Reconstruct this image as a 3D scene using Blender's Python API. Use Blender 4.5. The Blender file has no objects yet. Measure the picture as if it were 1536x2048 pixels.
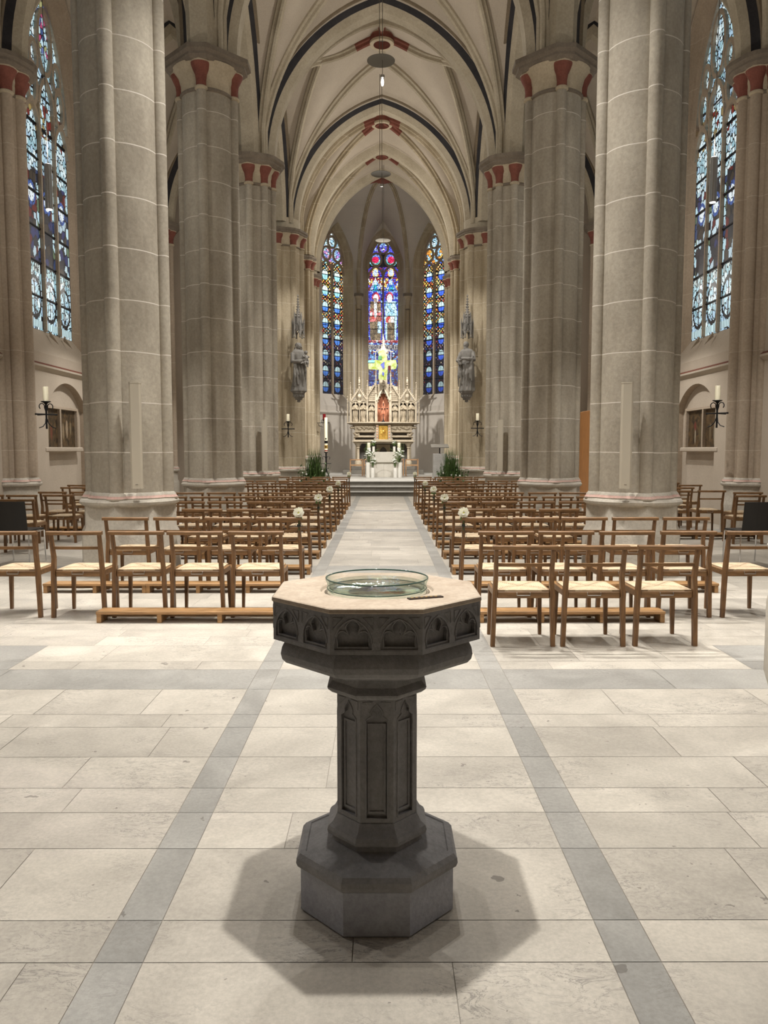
import bpy, bmesh, math, random
from math import sin, cos, pi, sqrt, acos, radians as R_
from mathutils import Vector, Matrix, noise
from mathutils.geometry import tessellate_polygon
random.seed(7)
SC = bpy.context.scene
COL = SC.collection

# ------------------------------------------------------------------ materials
def new_mat(name):
    m = bpy.data.materials.new(name); m.use_nodes = True
    nt = m.node_tree; b = nt.nodes['Principled BSDF']
    return m, nt, b
def nd(nt, t, **kw):
    n = nt.nodes.new(t)
    for k, v in kw.items(): setattr(n, k, v)
    return n
def mth(nt, op, a, b=None, c=None):
    n = nt.nodes.new('ShaderNodeMath'); n.operation = op
    for i, x in enumerate((a, b, c)):
        if x is None: continue
        if isinstance(x, (int, float)): n.inputs[i].default_value = x
        else: nt.links.new(x, n.inputs[i])
    return n.outputs[0]
def mix(nt, fac, a, b, typ='MIX'):
    n = nt.nodes.new('ShaderNodeMix'); n.data_type = 'RGBA'; n.blend_type = typ
    if isinstance(fac, (int, float)): n.inputs[0].default_value = fac
    else: nt.links.new(fac, n.inputs[0])
    for i, x in ((6, a), (7, b)):
        if isinstance(x, tuple): n.inputs[i].default_value = (*x[:3], 1)
        else: nt.links.new(x, n.inputs[i])
    return n.outputs[2]
def coords(nt, coord, stretch=(1, 1, 1)):
    if coord == 'pos': src = nd(nt, 'ShaderNodeNewGeometry').outputs['Position']
    else: src = nd(nt, 'ShaderNodeTexCoord').outputs['Object']
    mp = nd(nt, 'ShaderNodeMapping'); mp.inputs['Scale'].default_value = stretch
    nt.links.new(src, mp.inputs['Vector'])
    return src, mp.outputs[0]
def nz(nt, vec, scale, detail=5, rough=.6, dist=0):
    n = nd(nt, 'ShaderNodeTexNoise'); n.inputs['Scale'].default_value = scale
    n.inputs['Detail'].default_value = detail; n.inputs['Roughness'].default_value = rough
    n.inputs['Distortion'].default_value = dist
    nt.links.new(vec, n.inputs['Vector']); return n.outputs['Fac']
def ramp(nt, fac, lo, hi):
    n = nd(nt, 'ShaderNodeMapRange'); n.inputs[1].default_value = lo; n.inputs[2].default_value = hi
    nt.links.new(fac, n.inputs[0]); return n.outputs[0]
def bump(nt, b, h, strength, dist=.01):
    n = nd(nt, 'ShaderNodeBump'); n.inputs['Strength'].default_value = strength; n.inputs['Distance'].default_value = dist
    nt.links.new(h, n.inputs['Height']); nt.links.new(n.outputs[0], b.inputs['Normal'])

def stone(name, c1, c2, scale=2.0, rough=.85, stretch=(1, 1, 1), joint=0, jcol=(.62, .57, .5), jw=.012, fine=40, bstr=.25, coord='pos', spec=.25, jtan=False):
    m, nt, b = new_mat(name)
    src, vec = coords(nt, coord, stretch)
    n1 = ramp(nt, nz(nt, vec, scale, 6, .65), .3, .7)
    n2 = nz(nt, src, fine, 4, .7)
    col = mix(nt, n1, c1, c2)
    col = mix(nt, ramp(nt, n2, .35, .65), col, mix(nt, .82, (0, 0, 0), col), 'MIX')
    h = n2
    if joint:
        sp = nd(nt, 'ShaderNodeSeparateXYZ'); nt.links.new(src, sp.inputs[0])
        wob = mth(nt, 'MULTIPLY', nz(nt, src, 1.3, 2), .03)
        zz = mth(nt, 'ADD', sp.outputs[2], mth(nt, 'ADD', wob, .285))
        fr = mth(nt, 'FRACT', mth(nt, 'DIVIDE', zz, joint))
        j = mth(nt, 'LESS_THAN', fr, jw / joint)
        # every course keeps its own stone tone
        idx = mth(nt, 'FLOOR', mth(nt, 'DIVIDE', zz, joint))
        wn = nd(nt, 'ShaderNodeTexWhiteNoise'); wn.noise_dimensions = '1D'; nt.links.new(idx, wn.inputs['W'])
        col = mix(nt, mth(nt, 'MULTIPLY', wn.outputs[0], .30), col, mix(nt, .75, (0.02, .015, .01), col))
        col = mix(nt, j, col, jcol)
        h = mth(nt, 'SUBTRACT', n2, mth(nt, 'MULTIPLY', j, .6))
    nt.links.new(col, b.inputs['Base Color'])
    b.inputs['Roughness'].default_value = rough; b.inputs['Specular IOR Level'].default_value = spec
    if bstr: bump(nt, b, h, bstr, .012)
    return m
def plain(name, c, rough=.5, metal=0, spec=.5, var=0, scale=8, stretch=(1, 1, 1), coord='obj', bstr=0):
    m, nt, b = new_mat(name)
    b.inputs['Roughness'].default_value = rough; b.inputs['Metallic'].default_value = metal
    b.inputs['Specular IOR Level'].default_value = spec
    if var:
        src, vec = coords(nt, coord, stretch)
        f = ramp(nt, nz(nt, vec, scale, 5, .6), .3, .7)
        nt.links.new(mix(nt, f, tuple(x * (1 - var) for x in c), tuple(min(1, x * (1 + var)) for x in c)), b.inputs['Base Color'])
        if bstr: bump(nt, b, f, bstr, .004)
    else: b.inputs['Base Color'].default_value = (*c, 1)
    return m
def emis(name, c, s):
    m, nt, b = new_mat(name)
    b.inputs['Base Color'].default_value = (*c, 1)
    b.inputs['Emission Color'].default_value = (*c, 1); b.inputs['Emission Strength'].default_value = s
    return m

PILLAR = stone('sandstone', (.305, .265, .207), (.51, .46, .372), 1.3, .85, (1.2, 1.2, .45), .605, fine=22, bstr=.28)
RESPOND = stone('wall_stone', (.345, .275, .205), (.46, .375, .285), 1.1, .85, (1, 1, .5), .92, jcol=(.5, .42, .33), jw=.008, fine=25, bstr=.25)
CHANCEL = stone('chancel_stone', (.34, .275, .18), (.55, .47, .34), 1.6, .85, (1.5, 1.5, .35), .80, jcol=(.6, .54, .44), jw=.008, fine=25, bstr=.3)
PLINTH = stone('plinth_stone', (.40, .36, .30), (.52, .475, .40), 2.2, .85, fine=25, bstr=.4)
PLASTER = stone('plaster', (.43, .37, .295), (.49, .425, .345), .9, .92, fine=60, bstr=.08)
WALLP = stone('wall_plaster', (.46, .39, .31), (.53, .455, .37), 1.0, .92, fine=60, bstr=.08)
APSEP = stone('apse_plaster', (.50, .455, .395), (.57, .52, .455), .8, .92, fine=60, bstr=.06)
ARCHS = stone('arch_stone', (.36, .31, .225), (.48, .42, .32), 1.5, .85, joint=0, fine=25, bstr=.2)
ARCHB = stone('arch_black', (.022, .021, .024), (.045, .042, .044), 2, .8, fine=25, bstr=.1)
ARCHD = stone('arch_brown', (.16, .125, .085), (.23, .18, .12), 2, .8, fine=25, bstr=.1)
RED = stone('red_paint', (.165, .055, .04), (.255, .092, .065), 6, .8, fine=40, bstr=.15)
DKRED = stone('string_red', (.13, .045, .03), (.18, .065, .04), 6, .8, fine=40, bstr=.15)
PINK = stone('pink_stone', (.50, .30, .25), (.56, .40, .34), 5, .8, fine=30, bstr=.15)
ABAC = stone('abacus_stone', (.16, .13, .10), (.24, .20, .155), 3, .85, fine=30, bstr=.2)
CAPB = stone('capital_bell', (.42, .35, .245), (.52, .44, .32), 3, .85, fine=30, bstr=.2)
FONT = stone('font_grey', (.205, .198, .196), (.315, .305, .30), 5, .8, fine=70, bstr=.35, coord='obj')
FONTB = stone('font_block', (.32, .325, .365), (.45, .455, .485), 6, .75, fine=60, bstr=.3, coord='obj')
FONTT = stone('font_top', (.33, .255, .185), (.49, .41, .32), 6, .8, fine=60, bstr=.2, coord='obj')
STATUE = stone('statue_stone', (.17, .16, .145), (.26, .245, .22), 5, .8, fine=40, bstr=.2, coord='obj')
RETAB = stone('retable_stone', (.37, .31, .225), (.53, .455, .34), 4, .75, fine=40, bstr=.2, coord='obj')
FIGST = stone('figure_stone', (.33, .27, .185), (.49, .415, .305), 6, .75, fine=40, bstr=.2, coord='obj')
RECSHADE = stone('recess_shade', (.10, .09, .08), (.16, .145, .13), 4, .8, fine=40, coord='obj')  # shade inside voids and recesses, put into a dark colour
STEPST = stone('step_stone', (.40, .385, .35), (.50, .48, .44), 3, .6, fine=40, bstr=.1)
STEPD = stone('step_grey', (.12, .11, .092), (.17, .155, .13), 3, .7, fine=40, bstr=.1)
ALTAR = stone('altar_stone', (.62, .58, .50), (.72, .68, .60), 4, .7, fine=40, bstr=.1, coord='obj')
LECT = stone('lectern_stone', (.25, .24, .22), (.34, .325, .30), 4, .8, fine=40, coord='obj')
WOOD = plain('chair_oak', (.155, .079, .032), .42, 0, .4, .42, 9, (6, 6, .7), 'obj', .1)
WOODH = plain('chair_oak_rail', (.18, .095, .039), .42, 0, .4, .42, 9, (.7, 6, 6), 'obj', .1)
WOODK = plain('kneeler_oak', (.34, .19, .08), .42, 0, .4, .3, 9, (.7, 6, 6), 'obj', .1)
WOODL = plain('light_oak', (.42, .25, .13), .5, 0, .4, .25, 9, (.7, 6, 6))
WOODO = plain('orange_oak', (.42, .185, .055), .45, 0, .4, .25, 7, (6, 6, .5))
IRON = plain('wrought_iron', (.012, .012, .013), .5, .6)
STEEL = plain('brushed_steel', (.42, .41, .39), .32, .9)
CHROME = plain('chrome', (.75, .75, .76), .12, 1)
BLACK = plain('black_plastic', (.016, .014, .013), .45)
WAX = plain('wax', (.86, .80, .60), .5)
WHITE = plain('white_ceramic', (.82, .80, .74), .35)
PETAL = plain('petal', (.88, .87, .76), .6)
YEL = plain('flower_eye', (.62, .62, .16), .6)
LEAF = plain('leaf', (.07, .13, .03), .6, var=.7, scale=9)
LEAF2 = plain('leaf_pale', (.13, .20, .05), .6, var=.4, scale=20)
RIBBON = plain('ribbon', (.012, .018, .014), .4)
SPK = plain('speaker_grey', (.43, .385, .305), .5)
SPKD = plain('speaker_seam', (.2, .18, .15), .6)
GOLD = plain('gold', (.80, .46, .10), .35, .7, var=.4, scale=30)
REDBACK = stone('niche_red', (.50, .17, .09), (.62, .27, .16), 4, .8, coord='obj')
REDGL = plain('red_glass', (.22, .012, .018), .15)
DISC = plain('disc_metal', (.15, .14, .118), .75, 0, .15)
PLAQ = plain('bronze', (.045, .028, .018), .45, .6, var=.5, scale=60)
COTTA = plain('planter_wood', (.16, .10, .055), .7)
WIRE = plain('wire', (.10, .088, .07), .5, .3)
BULB = emis('bulb', (1, .97, .9), 5)
LAMPG = emis('lamp_glow', (1, .95, .84), 12)
CANVAS_W = plain('blossom_white', (.86, .86, .80), .6)

def rush_mat():
    m, nt, b = new_mat('rush_weave')
    src = nd(nt, 'ShaderNodeTexCoord').outputs['Object']
    sp = nd(nt, 'ShaderNodeSeparateXYZ'); nt.links.new(src, sp.inputs[0])
    ax = mth(nt, 'ABSOLUTE', mth(nt, 'DIVIDE', sp.outputs[0], .225))
    ay = mth(nt, 'ABSOLUTE', mth(nt, 'DIVIDE', mth(nt, 'SUBTRACT', sp.outputs[1], .225), .215))
    mx = mth(nt, 'MAXIMUM', ax, ay)
    st = mth(nt, 'FRACT', mth(nt, 'MULTIPLY', mx, 15))
    line = mth(nt, 'LESS_THAN', st, .22)
    dg = mth(nt, 'ABSOLUTE', mth(nt, 'SUBTRACT', ax, ay))
    gapn = nz(nt, src, 55, 2)
    diag = mth(nt, 'LESS_THAN', mth(nt, 'ADD', dg, mth(nt, 'MULTIPLY', gapn, .03)), .05)
    steps = mth(nt, 'MULTIPLY', mth(nt, 'LESS_THAN', st, .3), mth(nt, 'LESS_THAN', mth(nt, 'ABSOLUTE', mth(nt, 'SUBTRACT', dg, .16)), .13))
    base = mix(nt, ramp(nt, nz(nt, src, 30, 4), .3, .7), (.42, .315, .195), (.57, .455, .305))
    col = mix(nt, mth(nt, 'MULTIPLY', line, .4), base, (.30, .18, .08))
    col = mix(nt, mth(nt, 'MULTIPLY', mth(nt, 'MAXIMUM', diag, steps), .8), col, (.16, .09, .04))
    nt.links.new(col, b.inputs['Base Color']); b.inputs['Roughness'].default_value = .7
    bump(nt, b, mth(nt, 'SUBTRACT', 1.0, mth(nt, 'MULTIPLY', line, .8)), .5, .004)
    return m
RUSH = rush_mat()

def floor_mat(name, tint, grey):
    m, nt, b = new_mat(name)
    src, vec = coords(nt, 'pos', (1, 1, 1))
    at = nd(nt, 'ShaderNodeAttribute', attribute_name='tone')
    ofs = nd(nt, 'ShaderNodeVectorMath', operation='ADD'); nt.links.new(src, ofs.inputs[0])
    sc = nd(nt, 'ShaderNodeVectorMath', operation='SCALE'); nt.links.new(at.outputs['Vector'], sc.inputs[0]); sc.inputs['Scale'].default_value = 40
    nt.links.new(sc.outputs[0], ofs.inputs[1])
    v = ofs.outputs[0]
    cl = ramp(nt, nz(nt, v, 2.2, 6, .65, .6), .3, .72)
    gr = nz(nt, v, 60, 3, .7)
    mps = nd(nt, 'ShaderNodeMapping'); mps.inputs['Scale'].default_value = (5, 12, 5); nt.links.new(v, mps.inputs[0])
    ve = nz(nt, mps.outputs[0], 1, 6, .7, 1.6)
    vein = mth(nt, 'LESS_THAN', mth(nt, 'ABSOLUTE', mth(nt, 'SUBTRACT', ve, .5)), .012)
    veinmask = ramp(nt, nz(nt, v, 1.6, 2), .48, .62)
    spots = mth(nt, 'MAXIMUM', mth(nt, 'GREATER_THAN', nz(nt, v, 9, 3, .5), .735), mth(nt, 'GREATER_THAN', nz(nt, v, 23, 3, .5), .745))
    a = tuple(x * .74 for x in tint); c = tuple(min(1, x * 1.08) for x in tint)
    col = mix(nt, cl, a, c)
    col = mix(nt, ramp(nt, gr, .35, .65), mix(nt, .84, (0, 0, 0), col), col)
    col = mix(nt, mth(nt, 'MULTIPLY', mth(nt, 'MULTIPLY', vein, veinmask), .75), col, (.2, .185, .165))
    col = mix(nt, mth(nt, 'MULTIPLY', spots, .65), col, (.12, .105, .09))
    tn = nd(nt, 'ShaderNodeSeparateColor'); nt.links.new(at.outputs['Color'], tn.inputs[0])
    hs = nd(nt, 'ShaderNodeHueSaturation'); nt.links.new(col, hs.inputs['Color'])
    nt.links.new(mth(nt, 'ADD', .87, mth(nt, 'MULTIPLY', tn.outputs[0], .2)), hs.inputs['Value'])
    nt.links.new(hs.outputs[0], b.inputs['Base Color'])
    nt.links.new(mth(nt, 'ADD', .42, mth(nt, 'MULTIPLY', cl, .12)), b.inputs['Roughness'])
    b.inputs['Specular IOR Level'].default_value = .35
    bump(nt, b, gr, .06, .004)
    return m
FLOORB = floor_mat('limestone_beige', (.505, .460, .390), 0)
FLOORG = floor_mat('limestone_grey', (.345, .33, .298), 1)
GROUT = plain('grout', (.29, .26, .22), .9)

def glass_mat(name, strength):
    m, nt, b = new_mat(name)
    at = nd(nt, 'ShaderNodeAttribute', attribute_name='Col')
    nt.links.new(at.outputs['Color'], b.inputs['Emission Color'])
    b.inputs['Emission Strength'].default_value = strength
    dk = mix(nt, .85, at.outputs['Color'], (.01, .01, .012))
    nt.links.new(dk, b.inputs['Base Color']); b.inputs['Roughness'].default_value = .35
    return m
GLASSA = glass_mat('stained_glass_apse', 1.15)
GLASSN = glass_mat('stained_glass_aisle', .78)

def clear_glass():
    m, nt, b = new_mat('clear_glass')
    lw = nd(nt, 'ShaderNodeLayerWeight'); lw.inputs['Blend'].default_value = .42
    tint = mix(nt, mth(nt, 'POWER', lw.outputs['Facing'], 3.0), (.985, .995, .99), (.40, .60, .54))
    tr = nd(nt, 'ShaderNodeBsdfTransparent'); nt.links.new(tint, tr.inputs['Color'])
    gl = nd(nt, 'ShaderNodeBsdfGlossy'); gl.inputs['Roughness'].default_value = .03
    fr = mth(nt, 'ADD', .035, mth(nt, 'MULTIPLY', mth(nt, 'POWER', lw.outputs['Facing'], 5), .6))
    mx = nd(nt, 'ShaderNodeMixShader'); nt.links.new(fr, mx.inputs[0]); nt.links.new(tr.outputs[0], mx.inputs[1]); nt.links.new(gl.outputs[0], mx.inputs[2])
    nt.links.new(mx.outputs[0], nt.nodes['Material Output'].inputs['Surface'])
    return m
CLEAR = clear_glass()
def rim_refraction_mat():  # dark look of refracting glass edges, painted as opaque green
    m, nt, b = new_mat('rim_refraction')
    b.inputs['Base Color'].default_value = (.045, .085, .07, 1); b.inputs['Roughness'].default_value = .05; b.inputs['Specular IOR Level'].default_value = .8
    return m
RIMDARK = rim_refraction_mat()
def water_mat():
    m, nt, b = new_mat('water')
    tr = nd(nt, 'ShaderNodeBsdfTransparent'); tr.inputs['Color'].default_value = (.93, .975, .955, 1)
    gl = nd(nt, 'ShaderNodeBsdfGlossy'); gl.inputs['Roughness'].default_value = .02
    src = nd(nt, 'ShaderNodeTexCoord').outputs['Object']
    bp = nd(nt, 'ShaderNodeBump'); bp.inputs['Strength'].default_value = .12; bp.inputs['Distance'].default_value = .01
    nt.links.new(nz(nt, src, 22, 2), bp.inputs['Height']); nt.links.new(bp.outputs[0], gl.inputs['Normal'])
    lw = nd(nt, 'ShaderNodeLayerWeight'); lw.inputs['Blend'].default_value = .5
    fr = mth(nt, 'ADD', .03, mth(nt, 'MULTIPLY', mth(nt, 'POWER', lw.outputs['Facing'], 5), .7))
    mx = nd(nt, 'ShaderNodeMixShader'); nt.links.new(fr, mx.inputs[0]); nt.links.new(tr.outputs[0], mx.inputs[1]); nt.links.new(gl.outputs[0], mx.inputs[2])
    nt.links.new(mx.outputs[0], nt.nodes['Material Output'].inputs['Surface'])
    return m
WATER = water_mat()
def cross_mat(name, c, e, c2=(.30, .33, .21)):
    m, nt, b = new_mat(name)
    src = nd(nt, 'ShaderNodeTexCoord').outputs['Object']
    f = ramp(nt, nz(nt, src, 5, 4), .38, .62)
    col = mix(nt, f, c, c2)
    nt.links.new(col, b.inputs['Base Color']); b.inputs['Roughness'].default_value = .1
    nt.links.new(col, b.inputs['Emission Color']); b.inputs['Emission Strength'].default_value = 0
    return m
CROSSY = cross_mat('cross_yellow', (.16, .195, .02), .05)
CROSSG = cross_mat('cross_green', (.04, .13, .05), .06, (.07, .18, .08))
CROSSB = cross_mat('cross_blue', (.05, .06, .22), .06, (.09, .10, .30))
CROSSC = cross_mat('cross_cyan', (.10, .36, .42), .2, (.15, .42, .46))
CROSSR = plain('cross_red', (.06, .01, .012), .2)

def painting_mat(name, fig, seed):
    m, nt, b = new_mat(name)
    src = nd(nt, 'ShaderNodeTexCoord').outputs['Object']
    n = nd(nt, 'ShaderNodeTexNoise', noise_dimensions='4D'); n.inputs['W'].default_value = seed; n.inputs['Scale'].default_value = 9; n.inputs['Detail'].default_value = 8; n.inputs['Distortion'].default_value = .8
    nt.links.new(src, n.inputs['Vector'])
    col = mix(nt, ramp(nt, n.outputs['Fac'], .35, .65), (.02, .015, .01), (.12, .075, .035))
    sp = nd(nt, 'ShaderNodeSeparateXYZ'); nt.links.new(src, sp.inputs[0])
    for (fx, fz, rx, rz, c) in fig:
        e = mth(nt, 'ADD', mth(nt, 'POWER', mth(nt, 'DIVIDE', mth(nt, 'SUBTRACT', sp.outputs[0], fx), rx), 2),
                mth(nt, 'POWER', mth(nt, 'DIVIDE', mth(nt, 'SUBTRACT', sp.outputs[2], fz), rz), 2))
        e = mth(nt, 'ADD', e, mth(nt, 'MULTIPLY', n.outputs['Fac'], 2.6))
        col = mix(nt, mth(nt, 'MULTIPLY', ramp(nt, e, 2.3, 1.9), .85), col, c)
    nt.links.new(col, b.inputs['Base Color']); b.inputs['Roughness'].default_value = .45
    return m

# ------------------------------------------------------------------ mesh builder
class MB:
    def __init__(s): s.v = []; s.f = []; s.m = []
    def add(s, vs, fs, mat=0):
        o = len(s.v); s.v += [tuple(v) for v in vs]
        for i, f in enumerate(fs):
            s.f.append(tuple(o + k for k in f)); s.m.append(mat[i] if isinstance(mat, list) else mat)
        return s
    def box(s, c, d, mat=0, rz=0, bev=0, rx=0):
        x, y, z = (k / 2 for k in d)
        M = Matrix.Translation(c) @ Matrix.Rotation(rz, 4, 'Z') @ Matrix.Rotation(rx, 4, 'X')
        if not bev:
            vs = [M @ Vector((a * x, b * y, e * z)) for a in (-1, 1) for b in (-1, 1) for e in (-1, 1)]
            return s.add(vs, [(0, 1, 3, 2), (4, 6, 7, 5), (0, 4, 5, 1), (2, 3, 7, 6), (0, 2, 6, 4), (1, 5, 7, 3)], mat)
        bm = bmesh.new(); bmesh.ops.create_cube(bm, size=1, matrix=Matrix.Diagonal((*d, 1)))
        bmesh.ops.bevel(bm, geom=bm.edges[:], offset=bev, segments=1, affect='EDGES')
        return s.bm(bm, mat, M)
    def bm(s, bm, mat=0, M=Matrix()):
        bm.verts.index_update(); vs = [M @ v.co for v in bm.verts]; fs = [[v.index for v in f.verts] for f in bm.faces]; bm.free()
        return s.add(vs, fs, mat)
    def bar(s, p0, p1, w0, d0, w1=None, d1=None, mat=0, up=(0, 1, 0)):
        """square section bar from p0 to p1"""
        p0, p1 = Vector(p0), Vector(p1); w1 = w0 if w1 is None else w1; d1 = d0 if d1 is None else d1
        t = (p1 - p0).normalized(); u = Vector(up); a = t.cross(u)
        if a.length < 1e-4: a = t.cross(Vector((1, 0, 0)))
        a.normalize(); b = a.cross(t).normalized()
        vs = []
        for p, w, d in ((p0, w0, d0), (p1, w1, d1)):
            vs += [p + a * x * w / 2 + b * y * d / 2 for x, y in ((-1, -1), (1, -1), (1, 1), (-1, 1))]
        return s.add(vs, [(3, 2, 1, 0), (4, 5, 6, 7)] + [(i, (i + 1) % 4, 4 + (i + 1) % 4, 4 + i) for i in range(4)], mat)
    def prism(s, poly, z0, z1, mat=0, c=(0, 0)):
        n = len(poly); vs = [(x + c[0], y + c[1], z0) for x, y in poly] + [(x + c[0], y + c[1], z1) for x, y in poly]
        return s.add(vs, [tuple(range(n))[::-1], tuple(range(n, 2 * n))] + [(i, (i + 1) % n, n + (i + 1) % n, n + i) for i in range(n)], mat)
    def lathe(s, prof, n=16, c=(0, 0, 0), mat=0, sx=1, sy=1, ph=0, caps=True, a0=0, a1=2 * pi, apo=False, mod=None):
        """prof: (r, z[, mat]) ; apo: r is the apothem of a regular polygon"""
        k = 1 / cos(pi / n) if apo else 1; full = abs(a1 - a0 - 2 * pi) < 1e-6
        N = n if full else n + 1; vs = []; fs = []; ms = []
        for p in prof:
            for i in range(N):
                a = ph + a0 + (a1 - a0) * i / n; r = p[0] * k * (mod(a, p[1]) if mod else 1)
                vs.append((c[0] + r * cos(a) * sx, c[1] + r * sin(a) * sy, c[2] + p[1]))
        for j in range(len(prof) - 1):
            pm = prof[j + 1][2] if len(prof[j + 1]) > 2 else mat
            for i in range(n):
                i2 = (i + 1) % N
                fs.append((j * N + i, j * N + i2, (j + 1) * N + i2, (j + 1) * N + i)); ms.append(pm)
        if caps and full:
            fs.append(tuple(range(N))[::-1]); ms.append(prof[0][2] if len(prof[0]) > 2 else mat)
            L = (len(prof) - 1) * N; fs.append(tuple(range(L, L + N))); ms.append(prof[-1][2] if len(prof[-1]) > 2 else mat)
        return s.add(vs, fs, ms)
    def tube(s, pts, r, n=6, mat=0, flat=1):
        pts = [Vector(p) for p in pts]; L = len(pts); vs = []; fs = []
        ref = Vector((.31, .2, .93)); prev = None
        for i, p in enumerate(pts):
            t = (pts[min(i + 1, L - 1)] - pts[max(i - 1, 0)]).normalized()
            a = prev - t * prev.dot(t) if prev else t.cross(ref if abs(t.dot(ref)) < .95 else Vector((1, 0, 0)))
            a.normalize(); prev = a; b = t.cross(a); rr = r[i] if isinstance(r, (list, tuple)) else r
            vs += [p + (a * cos(2 * pi * k / n) + b * sin(2 * pi * k / n) * flat) * rr for k in range(n)]
        for i in range(L - 1):
            fs += [(i * n + k, i * n + (k + 1) % n, (i + 1) * n + (k + 1) % n, (i + 1) * n + k) for k in range(n)]
        fs += [tuple(range(n))[::-1], tuple(range((L - 1) * n, L * n))]
        return s.add(vs, fs, mat)
    def ball(s, c, r, n=10, m=7, mat=0):
        r = (r, r, r) if isinstance(r, (int, float)) else r
        vs = [(c[0], c[1], c[2] - r[2])]
        for j in range(1, m):
            a = -pi / 2 + pi * j / m
            vs += [(c[0] + r[0] * cos(a) * cos(2 * pi * i / n), c[1] + r[1] * cos(a) * sin(2 * pi * i / n), c[2] + r[2] * sin(a)) for i in range(n)]
        vs.append((c[0], c[1], c[2] + r[2])); L = len(vs) - 1
        fs = [(0, 1 + (i + 1) % n, 1 + i) for i in range(n)]
        for j in range(m - 2):
            fs += [(1 + j * n + i, 1 + j * n + (i + 1) % n, 1 + (j + 1) * n + (i + 1) % n, 1 + (j + 1) * n + i) for i in range(n)]
        fs += [(L, L - n + i, L - n + (i + 1) % n) for i in range(n)]
        return s.add(vs, fs, mat)
    def sweep(s, pts, prof, nrm, sign=1, mats=0, closed=False, endv=None):
        """prof (n, v) swept along pts that lie in the vertical plane with normal nrm; v grows to the outside"""
        pts = [Vector(p) for p in pts]; nrm = Vector(nrm).normalized(); L = len(pts); K = len(prof); vs = []; fs = []; ms = []
        for i, p in enumerate(pts):
            t0 = (p - pts[i - 1]).normalized() if i else None
            t1 = (pts[i + 1] - p).normalized() if i < L - 1 else None
            t = ((t0 or t1) + (t1 or t0)).normalized()
            k = 1 / max(.3, t.dot(t0 or t1)); v = t.cross(nrm) * sign
            vs += [p + nrm * a + v * (b * k) for a, b in prof]
        J = K if closed else K - 1
        for i in range(L - 1):
            for j in range(J):
                fs.append((i * K + j, i * K + (j + 1) % K, (i + 1) * K + (j + 1) % K, (i + 1) * K + j)); ms.append(mats[j] if isinstance(mats, list) else mats)
        if closed: fs += [tuple(range(K)), tuple(range((L - 1) * K, L * K))[::-1]]; ms += [ms[0]] * 2
        return s.add(vs, fs, ms)
    def plate(s, outer, holes, y0, y1, mat=0, M=None, back=True):
        """flat plate in the local xz-plane from y0 (front) to y1 with holes"""
        loops = [outer] + holes; flat = [p for l in loops for p in l]; n = len(flat)
        tris = tessellate_polygon([[Vector((x, z, 0)) for x, z in l] for l in loops])
        T = (lambda v: M @ Vector(v)) if M else (lambda v: v)
        vs = [T((x, y0, z)) for x, z in flat] + [T((x, y1, z)) for x, z in flat]
        fs = [t for t in tris] + ([tuple(n + k for k in t[::-1]) for t in tris] if back else [])
        o = 0
        for l in loops:
            fs += [(o + i, o + (i + 1) % len(l), n + o + (i + 1) % len(l), n + o + i) for i in range(len(l))]; o += len(l)
        return s.add(vs, fs, mat)
    def build(s, name, mats, parent=None, smooth=None, loc=None, rz=None, fix=True):
        me = bpy.data.meshes.new(name); me.from_pydata(s.v, [], s.f)
        for m in (mats if isinstance(mats, (list, tuple)) else [mats]): me.materials.append(m)
        me.polygons.foreach_set('material_index', s.m)
        if fix:
            bm = bmesh.new(); bm.from_mesh(me); bmesh.ops.recalc_face_normals(bm, faces=bm.faces[:]); bm.to_mesh(me); bm.free()
        if smooth:
            me.polygons.foreach_set('use_smooth', [True] * len(me.polygons)); me.set_sharp_from_angle(angle=R_(smooth))
        me.update()
        o = bpy.data.objects.new(name, me); COL.objects.link(o)
        if loc: o.location = loc
        if rz: o.rotation_euler[2] = rz
        if parent: o.parent = parent
        return o

def tag(o, label=None, cat=None, group=None, kind=None):
    if label: o['label'] = label
    if cat: o['category'] = cat
    if group: o['group'] = group
    if kind: o['kind'] = kind
    return o
def empty(name, loc=(0, 0, 0), rz=0, **kw):
    o = bpy.data.objects.new(name, None); o.empty_display_size = .1; COL.objects.link(o)
    o.location = loc; o.rotation_euler[2] = rz
    return tag(o, **kw)
KIDS = {}
def copy_tree(o, parent=None):
    c = o.copy(); COL.objects.link(c)
    if parent: c.parent = parent
    for ch in o.children: copy_tree(ch, c)
    return c
def octo(r, ph=pi / 8):
    k = r / cos(pi / 8); return [(k * cos(ph + i * pi / 4), k * sin(ph + i * pi / 4)) for i in range(8)]
def half_arch(a, rise, n, R=None, c=None):
    if R is None: R = (a * a + rise * rise) / (2 * a); c = R - a
    pm = acos(max(-1, min(1, c / R)))
    return [(-c + R * cos(pm * i / n), R * sin(pm * i / n)) for i in range(n + 1)]
def arch_curve(a, rise, n=14):
    """pointed arch from (-a,0) over (0,rise) to (a,0)"""
    if rise < a:                                    # segmental arch
        R = (a * a + rise * rise) / (2 * rise); t = math.asin(a / R)
        return [(R * sin(t * (i / n - 1)), R * cos(t * (i / n - 1)) - R + rise) for i in range(2 * n + 1)]
    h = half_arch(a, rise, n); return [(-x, z) for x, z in h] + [(x, z) for x, z in h[-2::-1]]
def opening(cx, half, z0, zs, rise, n=12):
    """closed loop of a pointed opening, starts bottom left"""
    return [(cx - half, z0)] + [(cx + x, zs + z) for x, z in arch_curve(half, rise, n)] + [(cx + half, z0)]
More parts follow.
